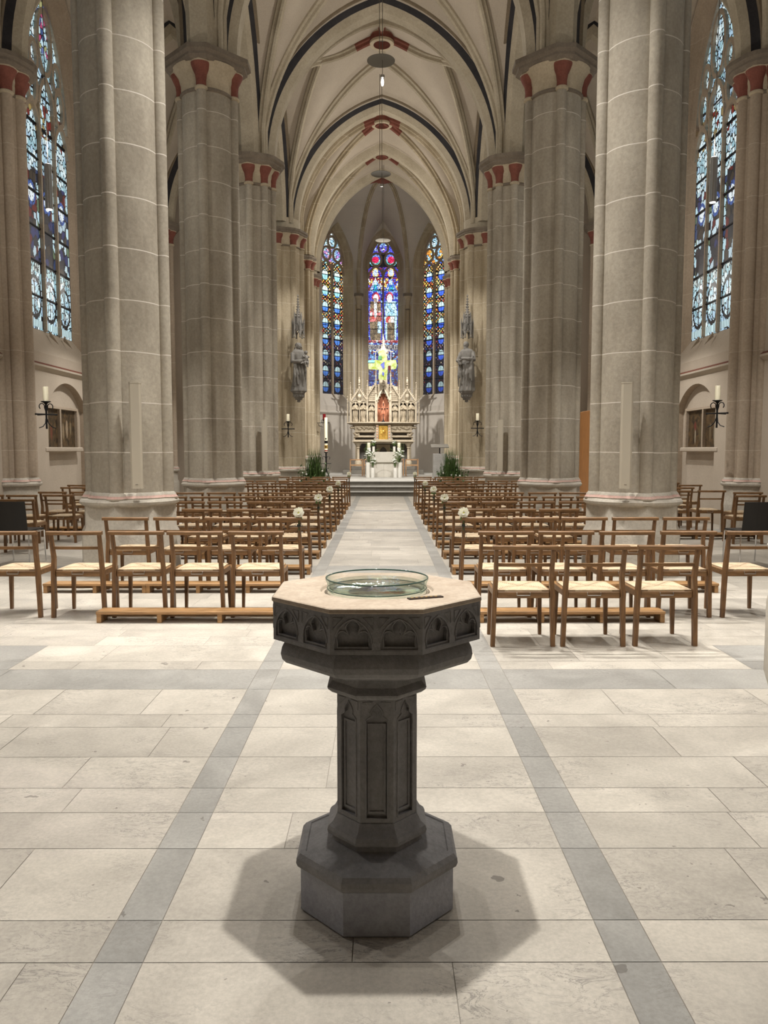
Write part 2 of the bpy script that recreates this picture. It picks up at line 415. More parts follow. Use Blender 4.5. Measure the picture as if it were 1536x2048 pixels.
# ------------------------------------------------------------------ camera
cam = bpy.data.cameras.new('camera'); co = bpy.data.objects.new('camera', cam); COL.objects.link(co)
FPX = 1540.
cam.sensor_fit = 'VERTICAL'; cam.sensor_height = 36; cam.lens = 36 * FPX / 2048; cam.clip_start = .05; cam.clip_end = 200
co.location = (.015, 0, 1.55); co.rotation_euler = (pi / 2 - math.atan(124 / FPX), 0, -math.atan(3 / FPX))
SC.camera = co

# ------------------------------------------------------------------ key dimensions
PX = 3.2; ROWS = [-4.9, 0, 4.9, 9.8, 14.7, 19.6, 25.0]; WX = 7.0; ZS = 8.58
A_T, R_T, C_T = 2.62, 3.648, 1.028          # transverse arch
A_W, R_W = 2.95, 3.978                      # nave web
DAIS = 26.2; DZ = .5

# ------------------------------------------------------------------ floor of separate slabs
def build_floor():
    rnd = random.Random(3)
    b = MB(); g = 3
    tones = []
    def slab(x0, x1, y0, y1, mat):
        e = .0015
        b.add([(x0 + e, y0 + e, 0), (x1 - e, y0 + e, 0), (x1 - e, y1 - e, 0), (x0 + e, y1 - e, 0)], [(0, 1, 2, 3)], mat); tones.append(rnd.random())
    strips = [(4.9, 5.35), (9.66, 10.25), (14.6, 15.1), (19.4, 19.9)]
    rows = []; y = -5.0
    pat = [.42, .21, .40, .33, .21, .46, .30, .24, .36]
    k = 0
    stops = sorted(strips)
    while y < 26.3:
        nxt = next((s for s in stops if s[0] > y - 1e-6), (99, 99))
        h = pat[k % len(pat)]; k += 1
        if abs(nxt[0] - y) < 1e-6: rows.append((y, nxt[1], 1)); y = nxt[1]; continue
        if y + h > nxt[0] - .12: h = nxt[0] - y
        rows.append((y, y + h, 0)); y += h
    for y0, y1, grey in rows:
        near = 4.0 < (y0 + y1) / 2 < 5.8 and not grey
        for zx0, zx1 in (((-7.2, -2.64), (-2.64, -.862), (-.712, .712), (.862, 2.64), (2.64, 7.2)) if near else ((-7.2, -.862), (-.712, .712), (.862, 7.2))):
            x = zx0
            if zx0 > -.8: x -= 0
            first = True
            while x < zx1 - 1e-6:
                w = rnd.uniform(.55, 1.25) * (1.35 if grey else 1)
                if first: w *= rnd.uniform(.4, 1); first = False
                x1 = min(zx1, x + w)
                if zx1 - x1 < .2: x1 = zx1
                m = 1 if grey else 0
                if near and abs(x + x1) / 2 > 2.64: m = 1
                slab(x, x1, y0, y1, m); x = x1
        for sx in (-1, 1):
            a, c = sorted((sx * .712, sx * .862)); slab(a, c, y0, y1, 1)
    o = b.build('floor', [FLOORB, FLOORG, GROUT], fix=False); tag(o, 'pale limestone slab floor with grey border bands', 'floor', kind='structure')
    at = o.data.attributes.new('tone', 'FLOAT_COLOR', 'FACE')
    r2 = random.Random(5); vals = []
    for t in tones: vals += [t, r2.random(), r2.random(), 1]
    at.data.foreach_set('color', vals)
    g = MB(); g.box((0, 10.5, -.053), (15.6, 32, .1)); gg = g.build('floor', GROUT); tag(gg, kind='structure')
build_floor()

# ------------------------------------------------------------------ pillars
def pillar(x, y, R=.56, shafts=4, face=None, z_neck=7.93, z_top=8.58, rs=.086, mat=PILLAR, ph=0, plinth=True, label=None, pz=.93, oh=.22):
    e = empty('pillar', (x, y, 0), kind='structure')
    if label: tag(e, label, 'pillar')
    hq = (z_top - z_neck) / .65
    rc = R - .105                                     # core radius
    ang = [ph + 2 * pi * i / shafts for i in range(shafts)]
    MB().lathe([(rc, pz), (rc, z_neck)], 40).build('drum', mat, e, 40)
    for a in ang:
        cx, cy = (R - rs) * cos(a), (R - rs) * sin(a)
        s = MB().lathe([(rs, pz + .02), (rs, z_neck)], 14, (cx, cy, 0), sx=1, sy=1)
        s.build('shaft', mat, e, 40)
        c = MB()
        c.lathe([(rs + .005, z_neck - .02, 1), (rs + .03, z_neck), (rs + .03, z_neck + .03 * hq), (rs + .006, z_neck + .05 * hq, 1), (rs + .004, z_neck + .14 * hq, 0), (rs + .02, z_neck + .25 * hq, 0), (rs + .075, z_neck + .36 * hq, 0), (rs + .10, z_neck + .42 * hq, 0), (rs + .10, z_neck + .46 * hq, 1)], 16, (cx, cy, 0), mat=1)
        c.build('shaft_capital', [RED, CAPB], e, 40)
    c = MB()
    c.lathe([(rc + .005, z_neck - .02, 0), (rc + .035, z_neck, 1), (rc + .035, z_neck + .03 * hq, 1), (rc + .008, z_neck + .05 * hq, 1), (rc + .012, z_neck + .2 * hq, 0), (rc + .05, z_neck + .32 * hq, 0), (rc + .13, z_neck + .42 * hq, 0), (rc + .16, z_neck + .46 * hq, 0)], 40)
    c.build('capital', [CAPB, ABAC], e, 40)
    # abacus with a corner over every shaft
    def ring(r):
        out = []
        for a in ang:
            d = .22 if shafts == 4 else .12
            out += [(r * cos(a) - d * r * sin(a) * k, r * sin(a) + d * r * cos(a) * k) for k in (-1, 1)]
        return out
    ab = MB(); q = z_top - z_neck; prof = [(R + oh * .4, q * .68 + z_neck), (R + oh * .72, q * .76 + z_neck), (R + oh * .72, q * .82 + z_neck), (R + oh, q * .88 + z_neck), (R + oh, z_top)]
    n = 2 * shafts; vs = []
    for r, z in prof: vs += [(px, py, z) for px, py in ring(r)]
    fs = [(j * n + i, j * n + (i + 1) % n, (j + 1) * n + (i + 1) % n, (j + 1) * n + i) for j in range(len(prof) - 1) for i in range(n)]
    fs += [tuple(range(n))[::-1], tuple(range((len(prof) - 1) * n, len(prof) * n))]
    ab.add(vs, fs).build('abacus', ABAC, e)
    if z_top < 8.5: MB().lathe([(R * .86, z_top - .01), (R * .86, 8.72)], 16).build('impost', ARCHS, e, 40)
    if plinth:
        p = MB(); r2 = R + .03
        N = 16 if shafts == 8 else 8
        p.lathe([(R + .022, 0), (R + .022, .50), (R + .012, .54), (R - .018, .60), (R - .02, pz - .06)], N, ph=ph, apo=True, mat=0)
        p.lathe([(r2 - .03, pz - .07), (r2 + .012, pz - .045), (r2 + .018, pz - .015), (r2 - .0, pz + .012), (r2 - .07, pz + .014)], 32, mat=0)
        ring_ = lambda r: [(r + .045, pz + .01, 0), (r + .05, pz + .03, 0), (r + .036, pz + .045, 1), (r + .026, pz + .06, 1), (r + .024, pz + .07, 0), (r, pz + .10, 0)]
        p.lathe(ring_(rc), 32)
        for a in ang: p.lathe(ring_(rs), 16, ((R - rs) * cos(a), (R - rs) * sin(a), 0))
        p.build('plinth', [PLINTH, PINK], e, 40)
    return e
SIDE = {-1: 'mother-and-child statue side', 1: 'bearded statue side'}
for y in ROWS[:-1]:
    for s in (-1, 1):
        n = {9.8: 'nearest the font in the open nave', 14.7: 'second along from the font', 19.6: 'with eight shafts, third from the font'}.get(y)
        pillar(s * (PX + (0 if y > 5 else -.04 if s > 0 else .10)), y, .56 if y < 19 else .58, 8 if y > 19 else 4, label=f'round sandstone pillar {n}, {SIDE[s]}' if n else None)
for s in (-1, 1):
    pillar(s * (PX + .02), 25.0, .74, 8, rs=.105, mat=CHANCEL, label=f'broad clustered pier carrying a statue, {SIDE[s]}', z_neck=7.86, z_top=8.36, oh=.13)
    for y, zn in ((28.1, 7.9), (30.5, 7.8)): pillar(s * 2.88, y, .44, 8, rs=.085, mat=CHANCEL, z_neck=zn, z_top=zn + .46, pz=1.25, oh=.10)
    for y in ROWS[:-1] + [24.8]:
        pillar(s * (WX + .02), y, .46, 8, rs=.10, mat=RESPOND, z_neck=7.95)

# ------------------------------------------------------------------ arches
AP = [(-.17, 0), (-.27, .10), (-.29, .16), (-.36, .28), (-.41, .38)]
def arch_prof(w=1.0):
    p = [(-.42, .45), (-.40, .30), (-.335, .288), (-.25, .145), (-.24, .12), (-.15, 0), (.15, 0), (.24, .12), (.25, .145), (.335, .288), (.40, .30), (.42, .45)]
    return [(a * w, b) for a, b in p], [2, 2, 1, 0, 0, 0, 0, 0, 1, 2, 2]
def arch(name, y, a, rise, z0, w=1.0, black=True):
    prof, ms = arch_prof(w)
    if not black: ms = [0] * len(ms)
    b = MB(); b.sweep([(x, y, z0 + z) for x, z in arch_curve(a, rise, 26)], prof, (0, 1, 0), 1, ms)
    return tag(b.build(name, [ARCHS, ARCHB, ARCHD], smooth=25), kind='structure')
tn = 0
for y in ROWS:
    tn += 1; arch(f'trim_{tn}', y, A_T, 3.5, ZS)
for y in (28.1, 30.5):
    tn += 1; arch(f'trim_{tn}', y, 2.42, 3.6, 8.42, .8, False)
def arcade(x, y0, y1, rise, z0, inset):
    prof, ms = arch_prof(1.0); a = (y1 - y0) / 2 - inset; m = (y0 + y1) / 2
    b = MB(); b.sweep([(x, m + u, z0 + z) for u, z in arch_curve(a, rise, 20)], prof, (1, 0, 0), -1, ms)
    # wall above the arch up to the vaults
    R = (a * a + rise * rise) / (2 * a); c = R - a; ext = half_arch(a + .38, 0, 16, R + .38, c)
    top = 13.2 - z0; pts = [(-x, z) for x, z in ext] + [(x, z) for x, z in ext[-2::-1]]
    hw = (y1 - y0) / 2; poly = [(-hw, 0)] + pts + [(hw, 0), (hw, top), (-hw, top)]
    M = Matrix.Translation((x, m, z0)) @ Matrix.Rotation(pi / 2, 4, 'Z')
    b.plate(poly, [], -.2, .2, 3, M)
    return tag(b.build(f'trim_{tn}', [ARCHS, ARCHB, ARCHD, PLASTER], smooth=25), kind='structure')
for s in (-1, 1):
    for y0, y1 in zip(ROWS[:-1], ROWS[1:]):
        tn += 1; arcade(s * PX, y0, y1, 3.0, ZS, .58 if y1 < 24 else .7)
    for y in ROWS[:-1] + [24.8]:
        tn += 1
        prof, ms = arch_prof(.8)
        b = MB(); b.sweep([(s * 5.1 + x, y, ZS + z) for x, z in arch_curve(1.42, 3.0, 18)], prof, (0, 1, 0), 1, ms)
        tag(b.build(f'trim_{tn}', [ARCHS, ARCHB, ARCHD], smooth=25), kind='structure')

# ------------------------------------------------------------------ vaults
def softmax(a, b, k=9):
    m = max(a, b); return m + math.log(math.exp(k * (a - m)) + math.exp(k * (b - m))) / k - math.log(2) / k * math.exp(-min(a, b) * 2) * 1
def vault(xc, y0, y1, a, R, c, z0, riseb, dome, star=True, rings=True, ribs=True, ribmat=ARCHS, web=PLASTER, inset=.34):
    yc = (y0 + y1) / 2; b_ = (y1 - y0) / 2 - inset
    Rb = (b_ * b_ + riseb * riseb) / (2 * b_); cb = Rb - b_
    def zf(x, y):
        x = min(abs(x), a); y = min(abs(y), b_)
        z1 = sqrt(max(0, R * R - (x + c) ** 2)); z2 = sqrt(max(0, Rb * Rb - (y + cb) ** 2))
        return z0 + softmax(z1, z2) + dome * (1 - (x / a) ** 2) * (1 - (y / b_) ** 2)
    N = 44; us = [sin(pi / 2 * (2 * i / N - 1)) for i in range(N + 1)]
    vs = []
    for u in us:
        for w in us:
            yy = w * (b_ + .0); vs.append((xc + u * a, yc + yy, zf(u * a, yy)))
    fs = [(i * (N + 1) + j, (i + 1) * (N + 1) + j, (i + 1) * (N + 1) + j + 1, i * (N + 1) + j + 1) for i in range(N) for j in range(N)]
    # flat margins over the arches
    m = MB().add(vs, fs)
    o = m.build('ceiling', web, smooth=50, fix=False); tag(o, kind='structure')
    md = o.modifiers.new('thickness', 'SOLIDIFY'); md.thickness = .12; md.offset = 1
    if not ribs: return o
    rp = [(-.10, -.03), (-.10, .06), (-.055, .09), (-.045, .15), (0, .18), (.045, .15), (.055, .09), (.10, .06), (.10, -.03)]
    def rib(p, q, red=0, n=22, ease=True):
        d = Vector((q[0] - p[0], q[1] - p[1], 0)); nrm = Vector((-d.y, d.x, 0)).normalized(); pts = []
        for i in range(n + 1):
            t = i / n
            if ease: t = 1 - cos(t * pi / 2) if t < 1 else 1
            x = p[0] + d.x * t; y = p[1] + d.y * t; pts.append((xc + x, yc + y, zf(x, y)))
        if ease: pts.insert(0, (pts[0][0], pts[0][1], z0 - .02))
        bb = MB(); K = len(rp) - 1
        bb.sweep(pts, rp, nrm, 1, 0)
        zm = sum(v[2] for v in bb.v) / len(bb.v); zp = sum(v[2] for v in pts) / len(pts)
        if zm > zp: bb = MB().sweep(pts, rp, nrm, -1, 0)
        if red:
            for i in range(len(bb.f)):
                if i // K >= n - red: bb.m[i] = 1
        r = bb.build('rib', [ribmat, RED], o, 40)
        return r
    e = .985
    if star:
        d = 1.02; w = a * .58
        for sx in (-1, 1):
            for sy in (-1, 1):
                C = (sx * a * e, sy * b_ * e)
                rib(C, (0, sy * d)); rib(C, (sx * w, 0))
        for q in ((0, d), (0, -d), (w, 0), (-w, 0)): rib(q, (q[0] * .3 / abs(q[0] + q[1]), q[1] * .3 / abs(q[0] + q[1])), 4, 12, False)
    else:
        for sx in (-1, 1):
            for sy in (-1, 1): rib((sx * a * e, sy * b_ * e), (sx * .1, sy * .1), 2)
    zb = zf(0, 0)
    bs = MB().lathe([(.30, .06, 1), (.37, .0, 1), (.37, -.09, 1), (.33, -.11, 0), (.33, -.22, 0), (.345, -.24, 1), (.34, -.29, 1), (.29, -.31, 2), (.235, -.295, 2), (.22, -.22, 0), (.17, -.12, 0), (.02, -.11, 3)], 24, (xc, yc, zb), 0)
    bs.build('boss', [RED, CAPB, CAPB, RECSHADE], o, 40)  # dark last slot paints the shade in the boss hole
    return o
for i, (y0, y1) in enumerate(zip(ROWS[:-1], ROWS[1:])):
    vault(0, y0, y1, A_W, R_W, C_T, ZS, 3.4, .60, True, ribs=y1 > 9, inset=.34)
    for s in (-1, 1): vault(s * 5.1, y0, min(y1, 24.8) if y1 > 24 else y1, 1.82, 3.9, 2.08, ZS, 3.4, .3, False, ribs=y1 > 14)
vault(0, 25.0, 28.1, 2.72, 4.188, 1.468, 8.42, 3.7, .22, False, inset=.28, ribmat=CHANCEL)
vault(0, 28.1, 30.5, 2.72, 4.188, 1.468, 8.42, 3.7, .22, False, inset=.28, ribmat=CHANCEL)
# soffits that close the vault margins over the arches
cap = MB()
for y in ROWS: cap.box((0, y, 13.0), (6.6, .9, 1.2)) if False else None
b = MB(); b.box((0, 16, 13.5), (16, 46, .2)); tag(b.build('ceiling', PLASTER), kind='structure')

# ------------------------------------------------------------------ stained glass colour designs
class Worley:
    def __init__(s, seed): s.s = seed; s.c = {}
    def pt(s, i, j):
        k = (i, j)
        if k not in s.c:
            r = random.Random(i * 92821 + j * 68917 + s.s * 31); s.c[k] = (i + r.random(), j + r.random(), r.random(), r.random())
        return s.c[k]
    def __call__(s, x, y):
        i, j = math.floor(x), math.floor(y); d1 = d2 = 9e9; best = None
        for a in (i - 1, i, i + 1):
            for b in (j - 1, j, j + 1):
                p = s.pt(a, b); d = (p[0] - x) ** 2 + (p[1] - y) ** 2
                if d < d1: d2 = d1; d1 = d; best = p
                elif d < d2: d2 = d
        return sqrt(d2) - sqrt(d1), best[2], best[3]
LEAD = (.004, .004, .006)
def pick(l, r): return l[min(len(l) - 1, int(r * len(l)))]
def scale_(c, k): return tuple(x * k for x in c)
def glass_side(gold):
    W = Worley(11 if gold else 23)
    def fn(u, z, half, z0, ztop):
        """two lights of repeated pointed ovals in a lattice"""
        if z > 10.35:                                  # heads: angels' panes
            e, r1, r2 = W(u * 9, z * 9)
            if e < .16: return LEAD
            if z > 11.0: return pick([(.55, .85, .95), (.35, .6, .8), (.75, .92, 1)], r1)
            return pick([(.45, .7, .85), (.55, .25, .65), (.25, .35, .8), (.9, .45, .6)] if gold else [(1, .6, .12), (.6, .85, .95), (.9, .35, .06), (.3, .55, .8)], r1)
        hw = half / 2 - .04; s = 1 if u > 0 else -1
        x = (u - s * half / 2) / hw
        H = .74; t = ((z - z0) / H) % 1; k = (z - z0) / (10.35 - z0)
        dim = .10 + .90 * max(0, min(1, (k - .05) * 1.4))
        ov = (x / .62) ** 2 + ((t - .5) / .36) ** 2
        fine_, r1, r2 = W(u * 16 + 50, z * 13)
        if abs(t - .5) < .025 or abs(x) < .05 and ov < 1: return LEAD
        if ov < .78:
            c = (.62, .86, .88) if t > .5 else (.10, .28, .85)
            if gold and k > .75: c = (.82, .95, .88) if t > .5 else (.35, .75, .80)
            if not gold and t < .5: c = (.07, .16, .85)
            if abs(x) > .38: c = scale_(c, .55)
            return scale_(c, (.22 + .78 * dim) * (.75 + .5 * r1))
        if ov < 1.08: return LEAD
        lat = abs(((x * .9 + t * 2) % .5) - .25), abs(((x * .9 - t * 2) % .5) - .25)
        if min(lat) < .085 or fine_ < .12: return LEAD
        if k < .35 and r1 < .6: return scale_(LEAD, 2)
        cg = [(1, .72, .12), (1, .85, .35), (.95, .9, .7), (.9, .38, .08), (.75, .1, .06), (.2, .45, .5)] if k > .45 else [(.95, .8, .55), (.5, .07, .05), (.12, .03, .05), (.25, .12, .3), (.05, .1, .35)]
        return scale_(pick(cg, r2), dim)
    return fn
LETTERS = {'S': '111100111001111', 'E': '111100110100111', 'R': '110101110101101', 'G': '111100101101111', 'U': '101101101101111', 'T': '111010010010010',
           'I': '111010010010111', 'M': '101111111101101', 'P': '111101111100100', 'L': '100100100100111', 'X': '101101010101101', 'N': '111101101101101', 'A': '010101111101101', 'Q': '111101101111001'}
def glass_centre():
    W = Worley(5); W2 = Worley(9)
    def fn(u, z, half, z0, ztop):
        s = 1 if u > 0 else -1; x = (u - s * half / 2) / (half / 2)          # -1..1 over one light
        e, r1, r2 = W(u * 12, z * 10)
        blue = pick([(.03, .05, .62), (.05, .10, .85), (.02, .03, .40), (.10, .08, .5), (.25, .45, .95)], r1)
        if z > 11.35: return LEAD if e < .14 else pick([(.55, .9, .95), (.15, .25, .9), (.9, .8, .5), (.3, .6, .9)], r1)
        if z > 10.95: return LEAD if e < .15 else pick([(.10, .12, .85), (.35, .45, 1), (.3, .12, .6), (.06, .06, .6)], r1)
        if z > 10.35:
            dx, dz = x / .85, (z - 10.68) / .30; q = dx * dx + dz * dz
            if q < .28: return LEAD if e < .1 else pick([(.85, .02, .10), (.6, .01, .08), (.95, .08, .2)], r1)
            if q < 1.0: return LEAD if e < .16 else (pick([(.1, .6, .65), (.3, .75, .9), (.15, .5, .5)], r1) if dz < .1 else pick([(.1, .12, .8), (.2, .35, .95)], r1))
            return LEAD
        if z > 9.85:
            q = (x / .36) ** 2 + ((z - 10.08) / .2) ** 2
            if q < .6: return LEAD if e < .06 else (.55, .65, .95)
            if q < 1.2: return LEAD if e < .1 else (.95, .72, .25)
            return LEAD if e < .16 else pick([(.05, .07, .7), (.15, .05, .4), (.45, .03, .08)], r1)
        if z > 9.2:                                                          # canopy
            h = (9.85 - z) / .65
            if abs(x) < h * .85:
                k = abs(x) / max(.01, h * .85)
                if e < .13: return LEAD
                if k < .45: return (.62, .9, .95) if z > 9.5 else pick([(.05, .5, .75), (.03, .10, .75), (.02, .3, .3)], r1)
                return pick([(.25, .5, 1), (.75, .85, 1), (.1, .2, .9)], r1)
            return LEAD if e < .16 else pick([(.95, .6, .15), (.3, .02, .05), (.1, .1, .75), (.75, .8, .8)], r1)
        if z > 6.86:                                                         # two standing figures
            f, q1, q2 = W2(u * 9 + 3, z * 6)
            hx, hz = x - (.05 if s < 0 else -.18), (z - 8.86)
            head = (hx / .34) ** 2 + (hz / .20) ** 2
            if head < 1:
                if s < 0 and hx < .12 and hz < .02: return (.35, .25, .2) if f > .12 else LEAD
                return LEAD if f < .05 else (.97, .97, 1)
            if head < 2.4 and hz > -.05: return LEAD if e < .12 else pick([(.55, .03, .06), (.25, .02, .08), (.75, .1, .15)], r1)
            body = .78 - .12 * abs(z - 7.9)
            if abs(x) < body and z < 8.72:
                if f < .09: return LEAD
                if s < 0:
                    if abs(x) < .16 and z > 8.0: return (.85, .92, .95)
                    if z > 8.25: return pick([(.20, .13, .07), (.32, .22, .12), (.28, .07, .05)], q1)
                    if z > 7.75: return pick([(.55, .05, .04), (.9, .9, .9), (.35, .12, .08), (.8, .2, .2)], q1)
                    if x > .28 and z > 7.2: return (.5, .75, .92)
                    return pick([(.16, .115, .06), (.22, .16, .09), (.10, .07, .04)], q1)
                if z > 8.0: return pick([(.40, .72, .88), (.55, .85, .95), (.28, .55, .75)], q1)
                if z > 7.72 and abs(x + .1) < .55: return pick([(.6, .06, .05), (.9, .88, .85), (.85, .5, .4)], q1)
                if abs(x) > .5: return (.5, .8, .92)
                return pick([(.17, .12, .06), (.10, .07, .04), (.24, .17, .10)], q1)
            return LEAD if e < .14 else blue
        if z > 6.74: return LEAD if e < .1 else pick([(.95, .9, .92), (.8, .25, .25), (.5, .05, .06)], r1)
        if 6.40 < z < 6.66:
            word = 'SERGUET' if s < 0 else 'SIMPLEX'
            p = (x + .92) / 1.84 * 7; i = int(p)
            if 0 <= i < 7:
                cx = int((p - i) * 3.8); cy = int((6.62 - z) / .19 * 5)
                if cx < 3 and 0 <= cy < 5 and LETTERS[word[i]][cy * 3 + cx] == '1': return (.36, .34, .32)
            return (.015, .012, .04)
        if z > 6.0 and abs(x) > .25 and e > .1 and r1 < .5: return pick([(.2, .45, .9), (.45, .7, .95)], r2)
        if e < .15: return LEAD
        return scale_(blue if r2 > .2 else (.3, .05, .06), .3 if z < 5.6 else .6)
    return fn
def glass_aisle(seed):
    W = Worley(seed); W2 = Worley(seed + 1)
    def fn(u, z, half, z0, ztop):
        n = 3; wl = 2 * half / n; i = min(n - 1, int((u + half) / wl)); x = (u + half - (i + .5) * wl) / (wl / 2)
        e, r1, r2 = W(u * 8.5, z * 7)
        if (z - z0) % .72 < .035 and z < 9.4: return LEAD
        if (abs(x) > .93 and z < 8.3) or z - z0 < .06: return LEAD
        pale = pick([(.50, .74, .82), (.66, .86, .92), (.34, .56, .64), (.78, .92, .95), (.42, .62, .78)], r1)
        zz = z - z0
        if .10 < zz < .24: return LEAD if (u * 14) % 1 < .35 else (.62, .84, .88)
        if zz < 1.25:
            q = abs((x / .8) ** 2 + ((zz - .72) / .42) ** 2 - 1)
            return LEAD if q < .2 or e < .13 or abs(x) < .06 else scale_(pale, .95)
        if zz < 1.5: return LEAD if (u * 11) % 1 < .4 or e < .1 else pick([(.5, .75, .8), (.75, .88, .85)], r1)
        if zz < 3.4:                                                           # figures
            f, q1, q2 = W2(u * 6, z * 5)
            hd = (x / .36) ** 2 + ((zz - 2.85) / .17) ** 2
            if hd < 1: return LEAD if f < .07 else (.72, .80, .84)
            if hd < 2.2: return LEAD if f < .1 else (.04, .09, .30)
            if f < .11: return LEAD
            if abs(x) < .62:
                return pick([(.10, .01, .008), (.42, .55, .62), (.02, .018, .022), (.02, .025, .10), (.04, .03, .02), (.50, .64, .70), (.012, .012, .015), (.015, .015, .02)], q1)
            return pick([(.45, .66, .74), (.02, .02, .025), (.03, .05, .12), (.12, .17, .10), (.5, .7, .76)], q1)
        if 4.2 < zz < 4.9: return LEAD if e < .13 else pick([(.5, .72, .8), (.16, .02, .015), (.7, .85, .9), (.30, .22, .08), (.55, .75, .82), (.62, .8, .88)], r1)
        if zz > 6.0 and abs(u) < .28 and seed == 31:
            return LEAD if e < .14 else pick([(.40, .06, .16), (.12, .16, .38), (.55, .75, .8), (.36, .36, .16), (.04, .08, .22), (.5, .7, .78)], r1)
        return LEAD if e < .15 else scale_(pale, .9)
    return fn

def glass_pane(parent, half, z0, zs, rise, y, cell, fn, mat, name='pane'):
    R = (half * half + rise * rise) / (2 * half); c = R - half; ztop = zs + rise
    nu = int(2 * half / cell); nz_ = int((ztop - z0) / cell); us = [-half + 2 * half * i / nu for i in range(nu + 1)]; zs_ = [z0 + (ztop - z0) * j / nz_ for j in range(nz_ + 1)]
    vs = [(u, y, z) for z in zs_ for u in us]; fs = []; cols = []
    for j in range(nz_):
        zc = (zs_[j] + zs_[j + 1]) / 2
        for i in range(nu):
            uc = (us[i] + us[i + 1]) / 2
            if zc > zs and (abs(uc) + c) ** 2 + (zc - zs) ** 2 > (R + cell) ** 2: continue
            a = j * (nu + 1) + i; fs.append((a, a + 1, a + nu + 2, a + nu + 1))
            c3 = fn(uc, zc, half, z0, ztop); cols += [*c3, 1] * 4
    o = MB().add(vs, fs).build(name, mat, parent, fix=False)
    at = o.data.color_attributes.new('Col', 'FLOAT_COLOR', 'CORNER'); at.data.foreach_set('color', cols)
    return o

# ------------------------------------------------------------------ walls with splayed window openings
def wall(name, loc, rz, u0, u1, z1, wins, depth, mat, zbase=0, niche=None, revmat=None):
    """local frame: u along the wall, +y away from the room"""
    b = MB(); T = None
    holes_f = []; holes_b = []; extra = []
    for w in wins:
        of = opening(w['u'], w['half'] + w['splay'], w['zsill'], w['zs'], w['rise'] + w['splay'] * 1.3, 14)
        ob = opening(w['u'], w['half'], w['z0'], w['zs'], w['rise'], 14)
        holes_f.append(of); holes_b.append(ob)
    outer = [(u0, zbase), (u1, zbase), (u1, z1), (u0, z1)]
    nh = []
    for n_ in (niche or []):
        nh.append(opening(n_['u'], n_['half'], n_['z0'], n_['zs'], n_['rise'], 8))
    def tess(loops, y, flip, m):
        flat = [p for l in loops for p in l]
        tr = tessellate_polygon([[Vector((x, z, 0)) for x, z in l] for l in loops])
        b.add([(x, y, z) for x, z in flat], [t[::-1] if flip else t for t in tr], m)
    tess([outer] + holes_f + nh, 0, False, 0); tess([outer] + holes_b, depth, True, 0)
    for of, ob in zip(holes_f, holes_b):
        n = len(of); steps = [(0, 0), (.16, .16), (.20, .34), (.55, .60), (.60, .72), (1, 1)]   # moulded splay: (inset, depth)
        vs = []
        for a, d in steps: vs += [(p[0] + (q[0] - p[0]) * a, depth * d, p[1] + (q[1] - p[1]) * a) for p, q in zip(of, ob)]
        fs = []
        for k in range(len(steps) - 1):
            fs += [(k * n + i, k * n + (i + 1) % n, (k + 1) * n + (i + 1) % n, (k + 1) * n + i) for i in range(n - 1)]
        L = (len(steps) - 1) * n
        fs.append((n - 1, 0, L, L + n - 1))                     # plain sloping sill
        # side closures next to the plain sill
        fs.append(tuple(k * n for k in range(len(steps)))); fs.append(tuple(k * n + n - 1 for k in range(len(steps)))[::-1])
        b.add(vs, fs, [1] * (len(fs) - 3) + [0] + [1, 1])
    for l, n_ in zip(nh, niche or []):
        k = len(l); d = n_['d']
        b.add([(x, 0, z) for x, z in l] + [(x, d, z) for x, z in l], [(i, (i + 1) % k, k + (i + 1) % k, k + i) for i in range(k)], 2)
        tess([l], d, False, 0)
    o = b.build(name, [mat, revmat or mat, revmat or mat], fix=False, loc=loc, rz=rz)
    bm = bmesh.new(); bm.from_mesh(o.data); bmesh.ops.remove_doubles(bm, verts=bm.verts[:], dist=1e-4); bmesh.ops.recalc_face_normals(bm, faces=bm.faces[:]); bm.to_mesh(o.data); bm.free()
    return tag(o, kind='structure')

